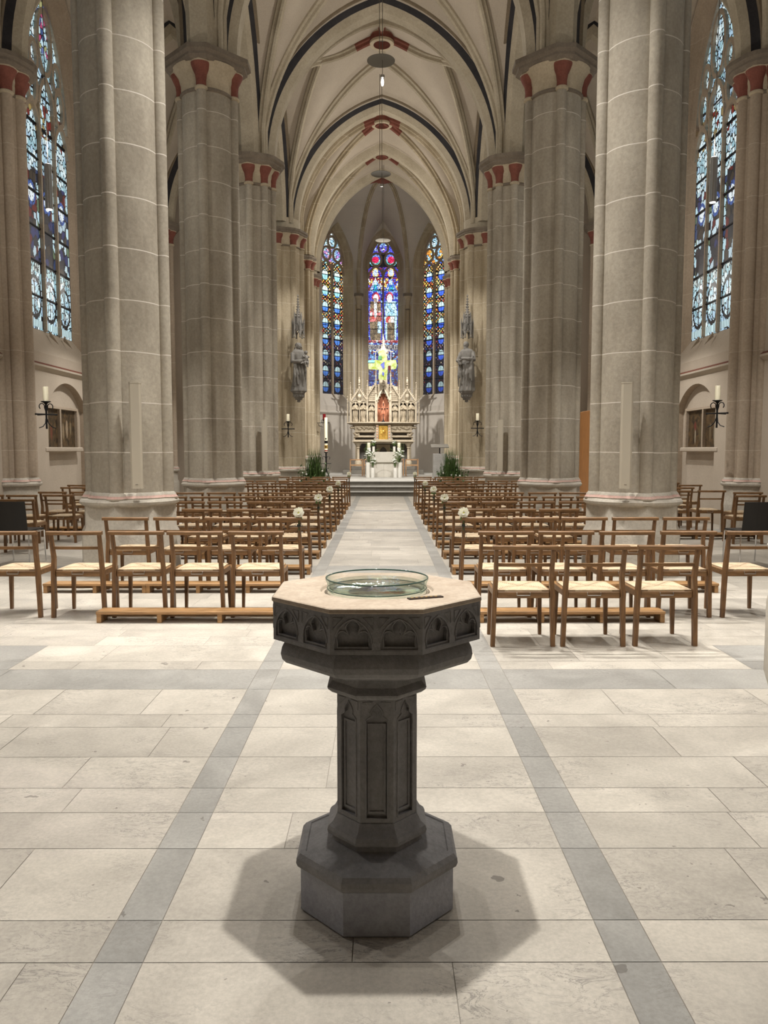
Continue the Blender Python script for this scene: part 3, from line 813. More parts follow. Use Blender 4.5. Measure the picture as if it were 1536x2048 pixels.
WN = 0
def window(loc, rz, w, depth, lights, fn, cell, gmat, frame):
    global WN
    WN += 1
    e = empty(f'window_{WN}', loc, rz, kind='structure')
    u, half, z0, zs, rise = w['u'], w['half'], w['z0'], w['zs'], w['rise']
    g = empty('glazing', parent_loc) if False else None
    pane = glass_pane(e, half + .04, z0 - .04, zs, rise + .05, depth + (.03 if lights == 2 else .015), cell, fn, gmat); pane.location.x = u
    wl = 2 * half / lights; M = lambda p: (u + p[0], depth, p[1])
    for i in range(1, lights):
        x = -half + i * wl
        m = MB(); m.box((u + x, depth - .02, (z0 + zs) / 2 + (.0 if lights == 2 else .25)), (.07 if lights == 2 else .055, .12 if lights == 2 else .07, zs - z0 + (.0 if lights == 2 else .5)))
        m.add([(u + x - .0375, depth - .12, z0), (u + x + .0375, depth - .12, z0), (u + x, depth - .30, z0 - .28), (u + x, depth - .1, z0 - .10)], [(0, 1, 2), (0, 2, 3), (1, 3, 2)])
        m.build('mullion', frame, e)
    t = MB(); prof = [(-.035, -.045), (.035, -.045), (.07, .03), (.07, .06), (-.07, .06), (-.07, .03)]
    dd = [0]
    def bar(pts):
        pr = [(-.10, -.032), (.02, -.032), (.06, -.05), (.06, .05), (.02, .032), (-.10, .032)]
        dd[0] += .0013
        t.sweep([(u + x, depth - .008 + dd[0], z) for x, z in pts], [(a, b_) for a, b_ in pr], (0, -1, 0), 1, 0, closed=True)
    def ring(cx, cz, rx, rz_, n=20, ph=0):
        bar([(cx + rx * cos(2 * pi * i / n + ph), cz + rz_ * sin(2 * pi * i / n + ph)) for i in range(n + 1)])
    bar([(x, zs + z) for x, z in arch_curve(half, rise, 14)])
    if lights == 2:
        for s in (-1, 1):
            bar([(s * half / 2 + x, zs - .45 + z) for x, z in arch_curve(half / 2, .55, 8)])
            ring(s * half * .47, zs + .43, half * .36, .30, 16)
        ring(0, zs + .98, half * .34, .27, 16)
    else:
        for i, dz in ((0, -.55), (1, .15), (2, -.55)):
            bar([(-half + (i + .5) * wl + x, zs + dz + z) for x, z in arch_curve(wl / 2, .62, 8)])
        for s in (-1, 1): ring(s * wl * .92, zs + .42, wl * .30, .42, 16)
        ring(0, zs + 1.52, wl * .46, .66, 20)
        for s in (-1, 1): ring(s * wl * .78, zs + 1.02, wl * .26, .30, 14)
    t.build('tracery', frame, e, 30)
    k = MB()
    z = z0 + .72
    while z < zs - .2:
        k.box((u, depth + .005, z), (2 * half - .02, .02, .03)); z += .72 if lights == 3 else .62
    k.build('saddle_bars', IRON, e)
    return e

AW = dict(half=1.10, splay=.50, z0=4.1, zsill=3.55, zs=8.75, rise=2.55)
NI = lambda u, half=1.06: dict(u=u, half=half, z0=.02, zs=2.46, rise=.56, d=.16)
for s, nm in ((-1, 'left'), (1, 'right')):
    bays = [2.45, 7.35, 12.25, 17.32, 22.1]
    us = [(y - 9.8) * (1 if s < 0 else -1) for y in bays]
    wins = [dict(AW, u=u) for u in us]
    rz = pi / 2 if s < 0 else -pi / 2
    loc = (s * WX, 9.8, 0)
    wall(f'wall_{nm}', loc, rz, -16.2 if s < 0 else -17.2, 17.2 if s < 0 else 16.2, 13.4, wins, .30, WALLP, 0, [NI(u) for u in us], RESPOND)
    for y, u in zip(bays, us):
        if y < 12: 
            if y < 7: continue
        window(loc, rz, dict(AW, u=u), .30, 3, glass_aisle(31 if s < 0 else 57), .025 if 15 < y < 20 else .08, GLASSN, RESPOND)
    # string course under the windows, broken by the responds
    for k, (ya, yb) in enumerate(((9.8, 14.7), (14.7, 19.6), (19.6, 24.8))):
        c = MB(); c.sweep([(s * WX, ya + .45, 3.34), (s * WX, yb - .45, 3.34)], [(-.0, 0), (.03, 0), (.09, .05), (.09, .09), (.0, .16)], (-s, 0, 0), -s, [2, 2, 1, 0])
        tn += 1; tag(c.build(f'trim_{tn}', [PLASTER, PLASTER, DKRED]), kind='structure')
    tn += 1; c = MB().lathe([(.12, 0), (.12, 8.5)], 16, (s * (WX - .02), 13.35, 0)); tag(c.build(f'trim_{tn}', stone('shaft_violet', (.17, .15, .16), (.22, .195, .20), 2), smooth=40), kind='structure')
    # chancel side wall and end wall of the aisle
    c = MB(); c.box((s * (3.05 + .15), 28.4, 6.7), (.6, 6.4, 13.4)); tag(c.build(f'wall_chancel_{nm}', CHANCEL), kind='structure')
    c = MB(); c.box((s * 5.3, 26.6, 6.7), (4.4, .3, 13.4)); tag(c.build(f'wall_aisle_end_{nm}', WALLP), kind='structure')
c = MB(); c.box((0, -5.1, 6.7), (15.2, .3, 13.4)); tag(c.build('wall_back', WALLP), kind='structure')

# ------------------------------------------------------------------ apse
AX = .05
def apse():
    global tn
    P = [(-2.75, 30.9), (-3.4, 35.3), (-1.2, 37.5), (1.2, 37.5), (3.4, 35.3), (2.75, 30.9)]
    W = dict(u=0, half=.71, splay=.26, z0=4.2, zsill=3.62, zs=10.25, rise=1.47)
    for i in range(5):
        (x0, y0), (x1, y1) = P[i], P[i + 1]; dx, dy = x1 - x0, y1 - y0; L = sqrt(dx * dx + dy * dy); rz = math.atan2(dy, dx)
        loc = ((x0 + x1) / 2 + AX, (y0 + y1) / 2, 0)
        wins = [] if i in (0, 4) else [dict(W, u=(.27, 0, -.27)[i - 1])]
        wall('wall_apse_' + ['south', 'south_east', 'east', 'north_east', 'north'][i], loc, rz, -L / 2 - .05, L / 2 + .05, 13.6, wins, .45, APSEP, 0, None, CHANCEL)
        if wins:
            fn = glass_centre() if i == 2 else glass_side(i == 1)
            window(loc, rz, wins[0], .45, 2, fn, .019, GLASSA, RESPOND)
            # wall below the string course stands forward a little
            c = MB(); c.sweep([(-L / 2, 0, 3.38), (L / 2, 0, 3.38)], [(0, -.02), (.06, 0), (.10, .05), (.10, .09), (.0, .2)], (0, -1, 0), 1, 0)
            zz = sum(v[2] for v in c.v) / len(c.v)
            tn += 1; tag(c.build(f'trim_{tn}', APSEP, loc=loc, rz=rz), kind='structure')
    B = Vector((AX, 32.3, 12.6)); zs = 8.95; zm = 12.35
    web = MB()
    ribs = []
    for i in range(5):
        A, C = Vector((*P[i], 0)), Vector((*P[i + 1], 0)); A.x += AX; C.x += AX; mid = (A + C) / 2; half = (C - A).length / 2
        cv = half_arch(half, zm - zs, 16)              # x from half (spring) to 0 (apex)
        for E in (A, C):
            d = (E - mid).normalized(); wl = [mid + d * x + Vector((0, 0, zs + z)) for x, z in cv]
            D = Vector((B.x, B.y, 0)) - E; Ld = D.length; hr = half_arch(Ld, B.z - zs, 16); rb = [Vector((B.x, B.y, zs)) - D.normalized() * x + Vector((0, 0, z)) for x, z in hr]
            n = 8; vs = []
            for a, q in zip(wl, rb): vs += [a.lerp(q, k / n) + Vector((0, 0, .25 * sin(pi * k / n) * ((a - wl[0]).length / 4))) for k in range(n + 1)]
            web.add(vs, [(j * (n + 1) + k, j * (n + 1) + k + 1, (j + 1) * (n + 1) + k + 1, (j + 1) * (n + 1) + k) for j in range(16) for k in range(n)])
            if E is A or i == 4: ribs.append((E.copy(), rb))
    o = web.build('ceiling', APSEP, smooth=50, fix=False); tag(o, kind='structure')
    rp = [(-.09, -.03), (-.09, .06), (-.05, .09), (-.04, .15), (0, .18), (.04, .15), (.05, .09), (.09, .06), (.09, -.03)]
    for k, (E, rb) in enumerate(ribs):
        D = Vector((B.x - E.x, B.y - E.y, 0)).normalized(); b = MB().sweep(rb, rp, (-D.y, D.x, 0), 1, 0)
        if sum(v[2] for v in b.v) / len(b.v) > sum(p.z for p in rb) / len(rb): b = MB().sweep(rb, rp, (-D.y, D.x, 0), -1, 0)
        for i in range(len(b.f)):
            if i // 8 >= 14: b.m[i] = 1
        b.build('rib', [CHANCEL, RED], o, 40)
    MB().lathe([(.05, .0), (.22, -.02), (.28, -.1), (.24, -.18), (.12, -.2)], 20, tuple(B)).build('boss', [RED], o, 40)
    for (x, y) in P[1:5]:
        d = Vector((0 - x, 33.5 - y)).normalized(); x += AX + d.x * .1; y += d.y * .1
        e = empty('pillar', (x, y, 0), kind='structure')
        for q, r in ((0, .085), (-1, .05), (1, .05)):
            ox, oy = d.y * q * .14 - d.x * abs(q) * .03, -d.x * q * .14 - d.y * abs(q) * .03
            MB().lathe([(r, .5), (r, 8.45)], 12, (ox, oy, 0)).build('shaft', CHANCEL, e, 40)
        MB().lathe([(.09, 8.2, 0), (.12, 8.22, 0), (.12, 8.25, 0), (.095, 8.28, 1), (.11, 8.6, 1), (.17, 8.8, 1), (.2, 8.84, 1), (.23, 8.86, 0), (.23, 8.97, 0)], 12).build('capital', [ABAC, CAPB], e, 40)
apse()
# ------------------------------------------------------------------ baptismal font
def build_font():
    e = empty('baptismal_font', (-.004, 2.59, 0)); tag(e, 'dark grey octagonal stone baptismal font with a glass bowl on top', 'font')
    PH = pi / 8
    MB().lathe([(.25, 0), (.256, .008), (.256, .15), (.25, .157)], 8, ph=PH, apo=True).build('base_block', FONTB, e)
    MB().lathe([(.255, .153), (.266, .158), (.271, .172), (.269, .188), (.258, .202), (.240, .207), (.236, .203), (.168, .228), (.155, .232), (.150, .245), (.153, .250), (.166, .255), (.169, .268), (.164, .280), (.150, .292), (.136, .318)], 8, ph=PH, apo=True).build('base_moulding', FONT, e, 22)
    sh = MB().lathe([(.122, .31), (.122, .745)], 8, ph=PH, apo=True)
    a = .1325 * math.tan(pi / 8)
    for k in range(8):
        M = Matrix.Rotation(k * pi / 4, 4, 'Z') @ Matrix.Translation((0, -.1325, 0))
        outer = [(-a, .312), (a, .312), (a, .742), (-a, .742)]
        hole = [(-.036, .335)] + [(-.036, .655), (-.036, .668), (-.026, .676), (-.018, .682), (-.020, .692), (-.014, .706), (0, .722), (.014, .706), (.020, .692), (.018, .682), (.026, .676), (.036, .668), (.036, .655)] + [(.036, .335)]
        sh.plate(outer, [hole], 0, .0105, 0, M)
        sh.tube([M @ Vector((x, -.0005, z)) for x, z in hole + hole[:1]], .0028, 6)
        sh.plate([(-.030, .348), (.030, .348), (.030, .655), (-.030, .655)], [[(-.023, .356), (.023, .356), (.023, .648), (-.023, .648)]], .0055, .0105, 0, M)
        for sgn in (-1, 1):
            sh.plate([(sgn * .046, .728), (sgn * .046, .70), (sgn * .012, .730)][::sgn], [], -.002, .004, 0, M)
    sh.build('shaft', FONT, e)
    MB().lathe([(.132, .738), (.150, .741), (.163, .752), (.166, .760), (.160, .768), (.149, .780), (.147, .792), (.148, .806), (.160, .814), (.232, .832), (.236, .838), (.246, .840), (.296, .858), (.308, .872), (.312, .890), (.308, .912), (.298, .928), (.290, .945)], 8, ph=PH, apo=True).build('neck_moulding', FONT, e, 22)
    bs = MB().lathe([(.28, .940), (.3335, .940), (.3335, .945), (.316, .950), (.316, 1.058), (.3335, 1.062), (.3335, 1.066), (.30, 1.066)], 8, ph=PH, apo=True)
    a = .3335 * math.tan(pi / 8)
    def tre(cx, s):
        """trefoiled pointed opening"""
        pts = [(-.050, .962), (-.052, .985)]
        pts += [(-.034 + .020 * cos(t), .992 + .020 * sin(t)) for t in [pi * (1 - k / 5) * .9 + .2 for k in range(5)]]
        pts += [(-.012, 1.000), (-.018, 1.008), (-.024, 1.020), (-.022, 1.030), (-.013, 1.040), (0, 1.051)]
        full = pts + [(-x, z) for x, z in pts[-2::-1]]
        return [(cx + x * s, z) for x, z in full]
    for k in range(8):
        M = Matrix.Rotation(k * pi / 4, 4, 'Z') @ Matrix.Translation((0, -.3335, 0))
        outer = [(-a, .945), (a, .945), (a, 1.062), (-a, 1.062)]; holes = []
        for cx in (-a / 2, a / 2):
            holes.append([(cx - .056, .955), (cx - .056, .975)] + [(cx + x, .975 + z) for x, z in arch_curve(.056, .074, 7)] + [(cx + .056, .975), (cx + .056, .955)])
        bs.plate(outer, holes, 0, .012, 0, M)
        for cx in (-a / 2, a / 2):
            h2 = [(cx - .0555, .956), (cx - .0555, .975)] + [(cx + x * .99, .975 + z * .99) for x, z in arch_curve(.056, .074, 7)] + [(cx + .0555, .975), (cx + .0555, .956)]
            bs.plate(h2, [tre(cx, .93)], .0055, .0165, 0, M)
            tq = tre(cx, .93); bs.tube([M @ Vector((x, .0045, z)) for x, z in tq + tq[:1]], .0026, 6)
            bs.tube([M @ Vector((cx + x, -.0008, .975 + z)) for x, z in arch_curve(.056, .074, 9)], .0026, 6)
            for sg in (-1, 1):                                     # sunk triangles in the spandrels
                q = [(cx + sg * .060, 1.052), (cx + sg * .060, 1.018), (cx + sg * .030, 1.052)]
                bs.tube([M @ Vector((x, -.0005, z)) for x, z in q + q[:1]], .0022, 5)
        bs.add([M @ Vector(p) for p in ((-a * .9, -.001, .952), (a * .9, -.001, .952), (a * .9, .012, .962), (-a * .9, .012, .962))], [(0, 1, 2, 3)])
    bs.build('basin_panels', FONT, e)
    tp = MB().lathe([(.20, 1.05), (.334, 1.064), (.338, 1.068), (.337, 1.078), (.333, 1.081)], 8, ph=PH, apo=True, caps=False)
    # top face with a round recess
    ro = [(p[0], p[1], 1.081) for p in octo(.333)]; N = 64; rk = .196
    inn = [(rk * cos(2 * pi * i / N), rk * sin(2 * pi * i / N)) for i in range(N)]
    tr = tessellate_polygon([[Vector((x, y, 0)) for x, y, _ in ro], [Vector((x, y, 0)) for x, y in inn]])
    fl = [(x, y, 1.081) for x, y, _ in ro] + [(x, y, 1.081) for x, y in inn]
    tp.add(fl, tr)
    tp.lathe([(rk, 1.081), (.192, 1.079), (.187, 1.071), (.01, 1.070)], N, caps=False)
    tp.build('top_slab', FONTT, e, 30)
    p = MB(); p.box((.155, -.175, 1.083), (.118, .022, .004), 0, R_(20), .001); pl = p.build('plaque', PLAQ, e)
    g = MB()
    for x in (-.045, -.03, -.012, .004, .02, .036): g.box((.155 + x * cos(R_(20)), -.175 + x * sin(R_(20)), 1.0853), (.008, .006, .001), 0, R_(20))
    g.build('engraving', GOLD, pl)
    # glass bowl with water
    b = empty('glass_bowl', (-.004, 2.59, 1.0705)); tag(b, 'shallow clear green glass bowl of water on top of the stone font', 'bowl')
    z0 = 0
    prof = [(.001, 0), (.150, 0), (.163, .005), (.169, .014), (.168, .024), (.169, .033), (.175, .045), (.174, .049), (.171, .050), (.168, .046), (.163, .034), (.1615, .024), (.162, .015), (.155, .010), (.145, .007), (.001, .007)]
    MB().lathe(prof, 72, caps=False).build('bowl', CLEAR, b, 50)
    MB().tube([(.1722 * cos(2 * pi * i / 64), .1722 * sin(2 * pi * i / 64), .0485) for i in range(65)], .0026, 8).build('rim_dark_line', RIMDARK, b, 60)  # opaque ring painting the dark refraction along the bowl edge
    MB().tube([(.169 * cos(2 * pi * i / 64), .169 * sin(2 * pi * i / 64), .014) for i in range(65)], .0016, 8).build('bulge_dark_line', RIMDARK, b, 60)  # painted dark line for refraction at the bulge of the bowl
    MB().lathe([(.001, .0075), (.144, .0075), (.1545, .0105), (.1612, .0155), (.1608, .024), (.1615, .029), (.001, .029)], 72, caps=False).build('water', WATER, b, 50)
build_font()

# ------------------------------------------------------------------ church chairs
def make_chair():
    e = empty('church_chair')
    for s in (-1, 1):
        b = MB(); b.bar((s * .238, .02, 0), (s * .226, .022, .42), .034, .036, .036, .046, 0); b.bar((s * .226, .022, .42), (s * .218, .020, .55), .036, .046, .034, .040); b.bar((s * .218, .020, .55), (s * .222, -.028, .79), .034, .040, .030, .030)
        b.build('back_leg', WOOD, e)
    for s in (-1, 1):
        MB().bar((s * .215, .425, 0), (s * .205, .42, .425), .026, .028, .036, .038).build('front_leg', WOOD, e)
    f = MB()
    for s in (-1, 1): f.box((s * .214, .222, .415), (.028, .37, .05), 0, 0, .003)
    f.box((0, .418, .41), (.39, .026, .05), 0, 0, .003); f.box((0, .026, .412), (.41, .026, .052), 0, 0, .004)
    f.build('seat_frame', WOODH, e)
    # woven seat with a soft crown, wrapped over the rails
    n = 8; vs = []; fs = []
    for j in range(n + 1):
        for i in range(n + 1):
            x = -.203 + .406 * i / n; y = .022 + .408 * j / n
            q = max(abs(i / n - .5), abs(j / n - .5)) * 2
            vs.append((x, y, .462 - .012 * (q > .99) - .014 * (1 - q) ** 2))
    fs = [(j * (n + 1) + i, j * (n + 1) + i + 1, (j + 1) * (n + 1) + i + 1, (j + 1) * (n + 1) + i) for j in range(n) for i in range(n)]
    s_ = MB().add(vs, fs); s_.box((0, .226, .442), (.404, .404, .018), 0)
    s_.build('seat', RUSH, e)
    t = MB(); L = 8
    pts = [(-.252 + .504 * i / L, -.034 - .016 * cos((i / L - .5) * pi), .796) for i in range(L + 1)]
    t.sweep(pts, [(-.017, -.024), (.012, -.026), (.017, -.018), (.017, .020), (.010, .026), (-.017, .024)], (0, 0, 1), 1, 0, closed=True)
    t.build('top_rail', WOODH, e)
    r = MB(); pts = [(-.212 + .424 * i / L, -.002 - .012 * cos((i / L - .5) * pi), .655) for i in range(L + 1)]
    r.sweep(pts, [(-.013, -.011), (.013, -.011), (.013, .011), (-.013, .011)], (0, 0, 1), 1, 0, closed=True)
    r.build('back_rail', WOODH, e)
    MB().tube([(-.052, .016, .432), (-.052, .006, .432), (-.052, .004, .410), (.052, .004, .410), (.052, .006, .432), (.052, .016, .432)], .0035, 5).build('hook', STEEL, e)
    return e
CHAIR = make_chair(); used = [False]
def put_chair(x, y, rz, label, group):
    o = CHAIR if not used[0] else copy_tree(CHAIR)
    used[0] = True; o.location = (x, y, 0); o.rotation_euler[2] = rz
    return tag(o, label, 'chair', group)
NUM = ['front', 'first', 'second', 'third', 'fourth', 'fifth', 'sixth', 'seventh', 'eighth', 'ninth', 'tenth', 'eleventh', 'twelfth']
ORD = ['aisle end', 'second from aisle', 'third from aisle', 'fourth from aisle', 'fifth from aisle']
RY = [5.97, 7.02, 8.47, 9.69, 11.08, 12.30, 13.46, 14.78, 16.06, 17.33, 18.67, 20.06, 21.30]
SN = {-1: 'Easter-candle side', 1: 'lectern side'}
rnd = random.Random(4)
def nchairs(r, s):
    if r == 0: return 3 if s > 0 else 0
    if r in (3, 7, 11): return 3
    if r == 2 and s < 0: return 4
    if r == 12: return 4
    return 5
for r, y in enumerate(RY):
    for s in (-1, 1):
        for j in range(nchairs(r, s)):
            x = s * (1.13 + .557 * j + (.04 if j == 4 and r == 1 else 0)) + rnd.uniform(-.012, .012)
            if r == 0: lab = f'rush-seated oak chair alone in front behind the font, lectern side, {ORD[j]}'
            else: lab = f'rush-seated oak chair, {SN[s]}, {NUM[r]} full row from the font, {ORD[j]}'
            put_chair(x, y + rnd.uniform(0, .015), rnd.uniform(-.02, .02), lab, f'oak chairs of the {SN[s]} block')
AIS = {-1: [(-5.46, 11.58), (-6.5, 12.75), (-5.93, 12.72), (-5.36, 12.8), (-5.84, 13.7), (-5.27, 13.72), (-6.15, 15.4), (-5.6, 15.1), (-6.42, 16.4), (-5.86, 16.4)],
       1: [(6.04, 12.6), (6.04, 14.1), (6.42, 13.5), (5.40, 14.1), (5.95, 15.3), (5.40, 15.3), (6.0, 16.4), (6.56, 16.4), (6.5, 17.5)]}
for s in (-1, 1):
    sd = 'mother-and-child statue side' if s < 0 else 'bearded statue side'
    ys = sorted(AIS[s], key=lambda p: (round(p[1] / .7), abs(p[0])))
    for k, (x, y) in enumerate(ys):
        w = ['nearest', 'second nearest', 'third nearest', 'fourth nearest', 'fifth nearest', 'sixth nearest', 'seventh nearest', 'eighth nearest', 'ninth nearest', 'farthest'][k] if k < len(ys) - 1 else 'farthest'
        put_chair(x, y, rnd.uniform(-.05, .05), f'rush-seated oak chair in the {sd} aisle, {w} to black chair', f'oak chairs in the {sd} aisle')

# ------------------------------------------------------------------ kneelers
def make_kneeler(n):
    L = n * .557; e = empty('kneeler')
    MB().box((0, .085, .092), (L, .19, .026), 0, 0, .003).build('board', WOODK, e)
    for i in range(n + 1 if n < 3 else 4):
        x = -L / 2 + .022 + (L - .044) * i / (n if n < 3 else 3)
        MB().box((x, .085, .0395), (.042, .165, .079), 0, 0, .002).build('foot', WOODK, e)
    MB().box((0, .155, .05), (L - .09, .022, .045)).build('rail', WOODK, e)
    return e
KN = {3: make_kneeler(3), 2: make_kneeler(2)}; kused = {3: False, 2: False}
for r in range(1, 13):
    for s in (-1, 1):
        spans = [(0, 3)] + ([(3, 2)] if nchairs(r, s) > 3 and r > 1 else [])
        for j0, n in spans:
            o = KN[n] if not kused[n] else copy_tree(KN[n]); kused[n] = True
            xc = s * (.885 + .557 * (j0 + n / 2)); o.location = (xc, RY[r] - .20, 0)
            tag(o, f'low oak kneeling bench behind the {NUM[r]} chair row, {SN[s]}, {"aisle end" if j0 == 0 else "pillar end"}', 'kneeler', 'low oak kneelers between the chair rows')
for s, (x, y) in ((-1, (-5.7, 14.35)), (1, (5.75, 13.3))):
    o = copy_tree(KN[3]); o.location = (x, y, 0)
    tag(o, 'low oak kneeling bench among the chairs of the aisle, ' + ('mother-and-child statue side' if s < 0 else 'bearded statue side'), 'kneeler', 'low oak kneelers between the chair rows')

# ------------------------------------------------------------------ black stacking chairs
def black_chair():
    e = empty('black_chair')
    for s in (-1, 1):
        MB().tube([(s * .235, .02, 0), (s * .232, .03, .44)], .0095, 8).build('back_leg', CHROME, e)
        MB().tube([(s * .235, .46, 0), (s * .232, .44, .44)], .0095, 8).build('front_leg', CHROME, e)
    MB().tube([(-.232, .03, .44), (-.232, .44, .44), (.232, .44, .44), (.232, .03, .44), (-.232, .03, .44)], .0095, 8).build('seat_frame', CHROME, e)
    MB().box((0, .24, .462), (.45, .44, .022), 0, 0, .006).build('seat', BLACK, e)
    b = MB(); n = 8
    vs = [(-.235 + .47 * i / n, (-.005 - .03 * cos((i / n - .5) * 3) - .05 * k) + d, .475 + .39 * k) for d in (0, .016) for k in (0, 1) for i in range(n + 1)]
    m = n + 1
    fs = [(i, i + 1, m + i + 1, m + i) for i in range(n)] + [(2 * m + i, 3 * m + i, 3 * m + i + 1, 2 * m + i + 1) for i in range(n)]
    fs += [(m + i, m + i + 1, 3 * m + i + 1, 3 * m + i) for i in range(n)] + [(i, 2 * m + i, 2 * m + i + 1, i + 1) for i in range(n)] + [(0, m, 3 * m, 2 * m), (n, 2 * m + n, 3 * m + n, m + n)]
    b.add(vs, fs).build('backrest', BLACK, e)
    return e
bc = black_chair(); bc.location = (-4.98, 10.3, 0); bc.rotation_euler[2] = R_(-4)
tag(bc, 'black plastic chair with chrome legs in the aisle, mother-and-child statue side', 'chair', 'black plastic chairs in the aisles')
b2 = copy_tree(bc); b2.location = (5.03, 10.2, 0); b2.rotation_euler[2] = R_(5)
tag(b2, 'black plastic chair with chrome legs in the aisle, bearded statue side', 'chair', 'black plastic chairs in the aisles')

# ------------------------------------------------------------------ flowers tied to the chair backs
def make_flower():
    e = empty('chair_flower')
    rn = random.Random(2); b = MB()
    for k in range(60):
        a = k * 2.4; t = k / 59; r = .012 + .034 * t; up = R_(75 - 70 * t)
        d = Vector((cos(a), -.0, sin(a))); c = Vector((d.x * r, -.018 + .02 * t, d.z * r)); w = Vector((-d.z, 0, d.x))
        tip = c + d * .018 * cos(up) + Vector((0, -.016 * sin(up), 0))
        b.add([c - w * .010 - d * .008, c + w * .010 - d * .008, tip + w * .011, tip - w * .011], [(0, 1, 2, 3)])
    b.ball((0, .0, 0), (.038, .016, .038), 12, 8)
    b.build('bloom', PETAL, e)
    MB().ball((0, -.018, 0), (.013, .008, .013), 8, 6).build('eye', YEL, e)
    MB().tube([(0, .0, 0), (.004, .004, -.08), (0, .006, -.20)], .004, 6).build('stem', LEAF, e)
    l = MB()
    for sx in (-1, 1): l.add([(0, 0, -.06), (sx * .03, -.01, -.045), (sx * .045, -.01, -.075), (sx * .02, -.004, -.09)], [(0, 1, 2, 3)])
    l.build('leaf', LEAF, e)
    r = MB()
    for sx in (-1, 1):
        r.tube([(0, -.012, -.14), (sx * .03, -.016, -.12), (sx * .042, -.014, -.145), (sx * .02, -.012, -.155), (0, -.012, -.142)], .006, 6, flat=.5)
        r.tube([(0, -.012, -.145), (sx * .014, -.016, -.2), (sx * .022 + .012, -.012, -.28)], .005, 6, flat=.4)
    r.lathe([(.02, -.155), (.02, -.13)], 10)
    r.build('ribbon', RIBBON, e)
    return e
FL = make_flower(); fu = False
for r, dz in ((2, .03), (4, .03), (6, .03), (8, .02), (12, .06)):
    for s in (-1, 1):
        o = copy_tree(FL) if fu else FL; fu = True
        o.location = (s * (.905), RY[r] - .045, .80 + dz + .035)
        if r == 12: o.location.x = s * .91
        tag(o, f'white daisy tied with black ribbon to the {NUM[r]} row aisle chair, {SN[s]}', 'flower', 'white flowers on the aisle chairs')

# ------------------------------------------------------------------ loudspeakers on the pillars
def make_speaker():
    e = empty('column_speaker'); h = 1.26
    b = MB(); k = .012; w, d = .068, .045
    sec = [(-w, d), (-w, -d + .02), (-w + .02, -d), (w - .02, -d), (w, -d + .02), (w, d)]
    b.prism(sec, .015, h - .015); b.build('body', SPK, e)
    MB().prism([(x * 1.03, y * 1.03) for x, y in sec], 0, .016).build('end_cap', SPK, e)
    MB().prism([(x * 1.03, y * 1.03) for x, y in sec], h - .016, h).build('end_cap', SPK, e)
    MB().box((0, -d - .001, .05), (.03, .002, .006)).build('badge', SPKD, e)
    for z in (.25, h - .25): MB().box((0, d + .035, z), (.05, .09, .04)).build('bracket', SPKD, e)
    return e
sp = make_speaker(); first = True
for y, R, zz, xs in ((9.8, .56, 1.09, (-2.92, 2.92)), (19.6, .58, 1.03, (-2.885, 2.91))):
    for s, x in zip((-1, 1), xs):
        o = sp if first else copy_tree(sp); first = False
        dx = x - s * PX; a = math.atan2(-1, dx)
        yy = y - sqrt(max(0, R * R - dx * dx)) - .10
        o.location = (x, yy, zz); o.rotation_euler[2] = R_(12) * -s
        tag(o, f'slim grey column loudspeaker on the {"nearest" if y < 10 else "third"} pillar, {SIDE[s]}', 'loudspeaker', 'column loudspeakers on the pillars')

# ------------------------------------------------------------------ wrought-iron candle sconces
def make_sconce():
    e = empty('candle_sconce')
    MB().tube([(0, 0, -.26), (0, 0, .2)], .017, 8).build('stem', IRON, e)
    for s in (-1, 1):
        MB().tube([(0, 0, .0), (s * .16, 0, 0), (s * .2, 0, .0)], [.014, .014, .018], 6).build('arm', IRON, e)
        MB().tube([(s * .01, 0, .06)] + [(s * (.075 + .05 * cos(t)), 0, .14 + .055 * sin(t)) for t in [pi * 1.1 - k * .62 for k in range(8)]], .009, 6).build('scroll', IRON, e)
        MB().tube([(s * .012, 0, -.08), (s * .03, -.02, -.16), (s * .08, -.03, -.22), (s * .15, -.03, -.245)], .009, 6).build('foot', IRON, e)
    MB().tube([(0, 0, 0), (0, .35, 0)], .012, 6).build('wall_bracket', IRON, e)
    MB().lathe([(.01, .17), (.03, .19), (.03, .2), (.085, .225), (.085, .235)], 16).build('drip_pan', IRON, e)
    return e
def candle(name, loc, r, h, label, group=None, mat=WAX):
    e = empty(name, loc); tag(e, label, 'candle', group)
    MB().lathe([(r, 0), (r, h - .008), (r * .9, h), (r * .3, h - .004)], 16).build('body', mat, e, 40)
    MB().tube([(0, 0, h - .006), (.002, 0, h + .015)], .003, 5).build('wick', BLACK, e)
    return e
sc_ = make_sconce(); first = True
for x, y, z, far, s in ((-6.05, 14.0, 2.19, 'in front of the niche painting', -1), (6.06, 14.0, 2.21, 'in front of the niche painting', 1), (-2.9, 23.93, 2.20, 'below the statue on the pier', -1), (2.95, 23.93, 2.22, 'below the statue on the pier', 1)):
    o = sc_ if first else copy_tree(sc_); first = False
    o.location = (x, y, z); o.rotation_euler[2] = (R_(22) * s if y < 20 else 0)
    if y < 20: o.rotation_euler[2] = -s * R_(48)
    tag(o, f'black wrought-iron candle sconce {far}, {SIDE[s]}', 'sconce', 'wrought-iron candle sconces')
    candle('candle', (x, y, z + .236), .047, .26 if y < 20 else .22, f'thick ivory candle on the iron sconce {far}, {SIDE[s]}', 'candles on the iron sconces')

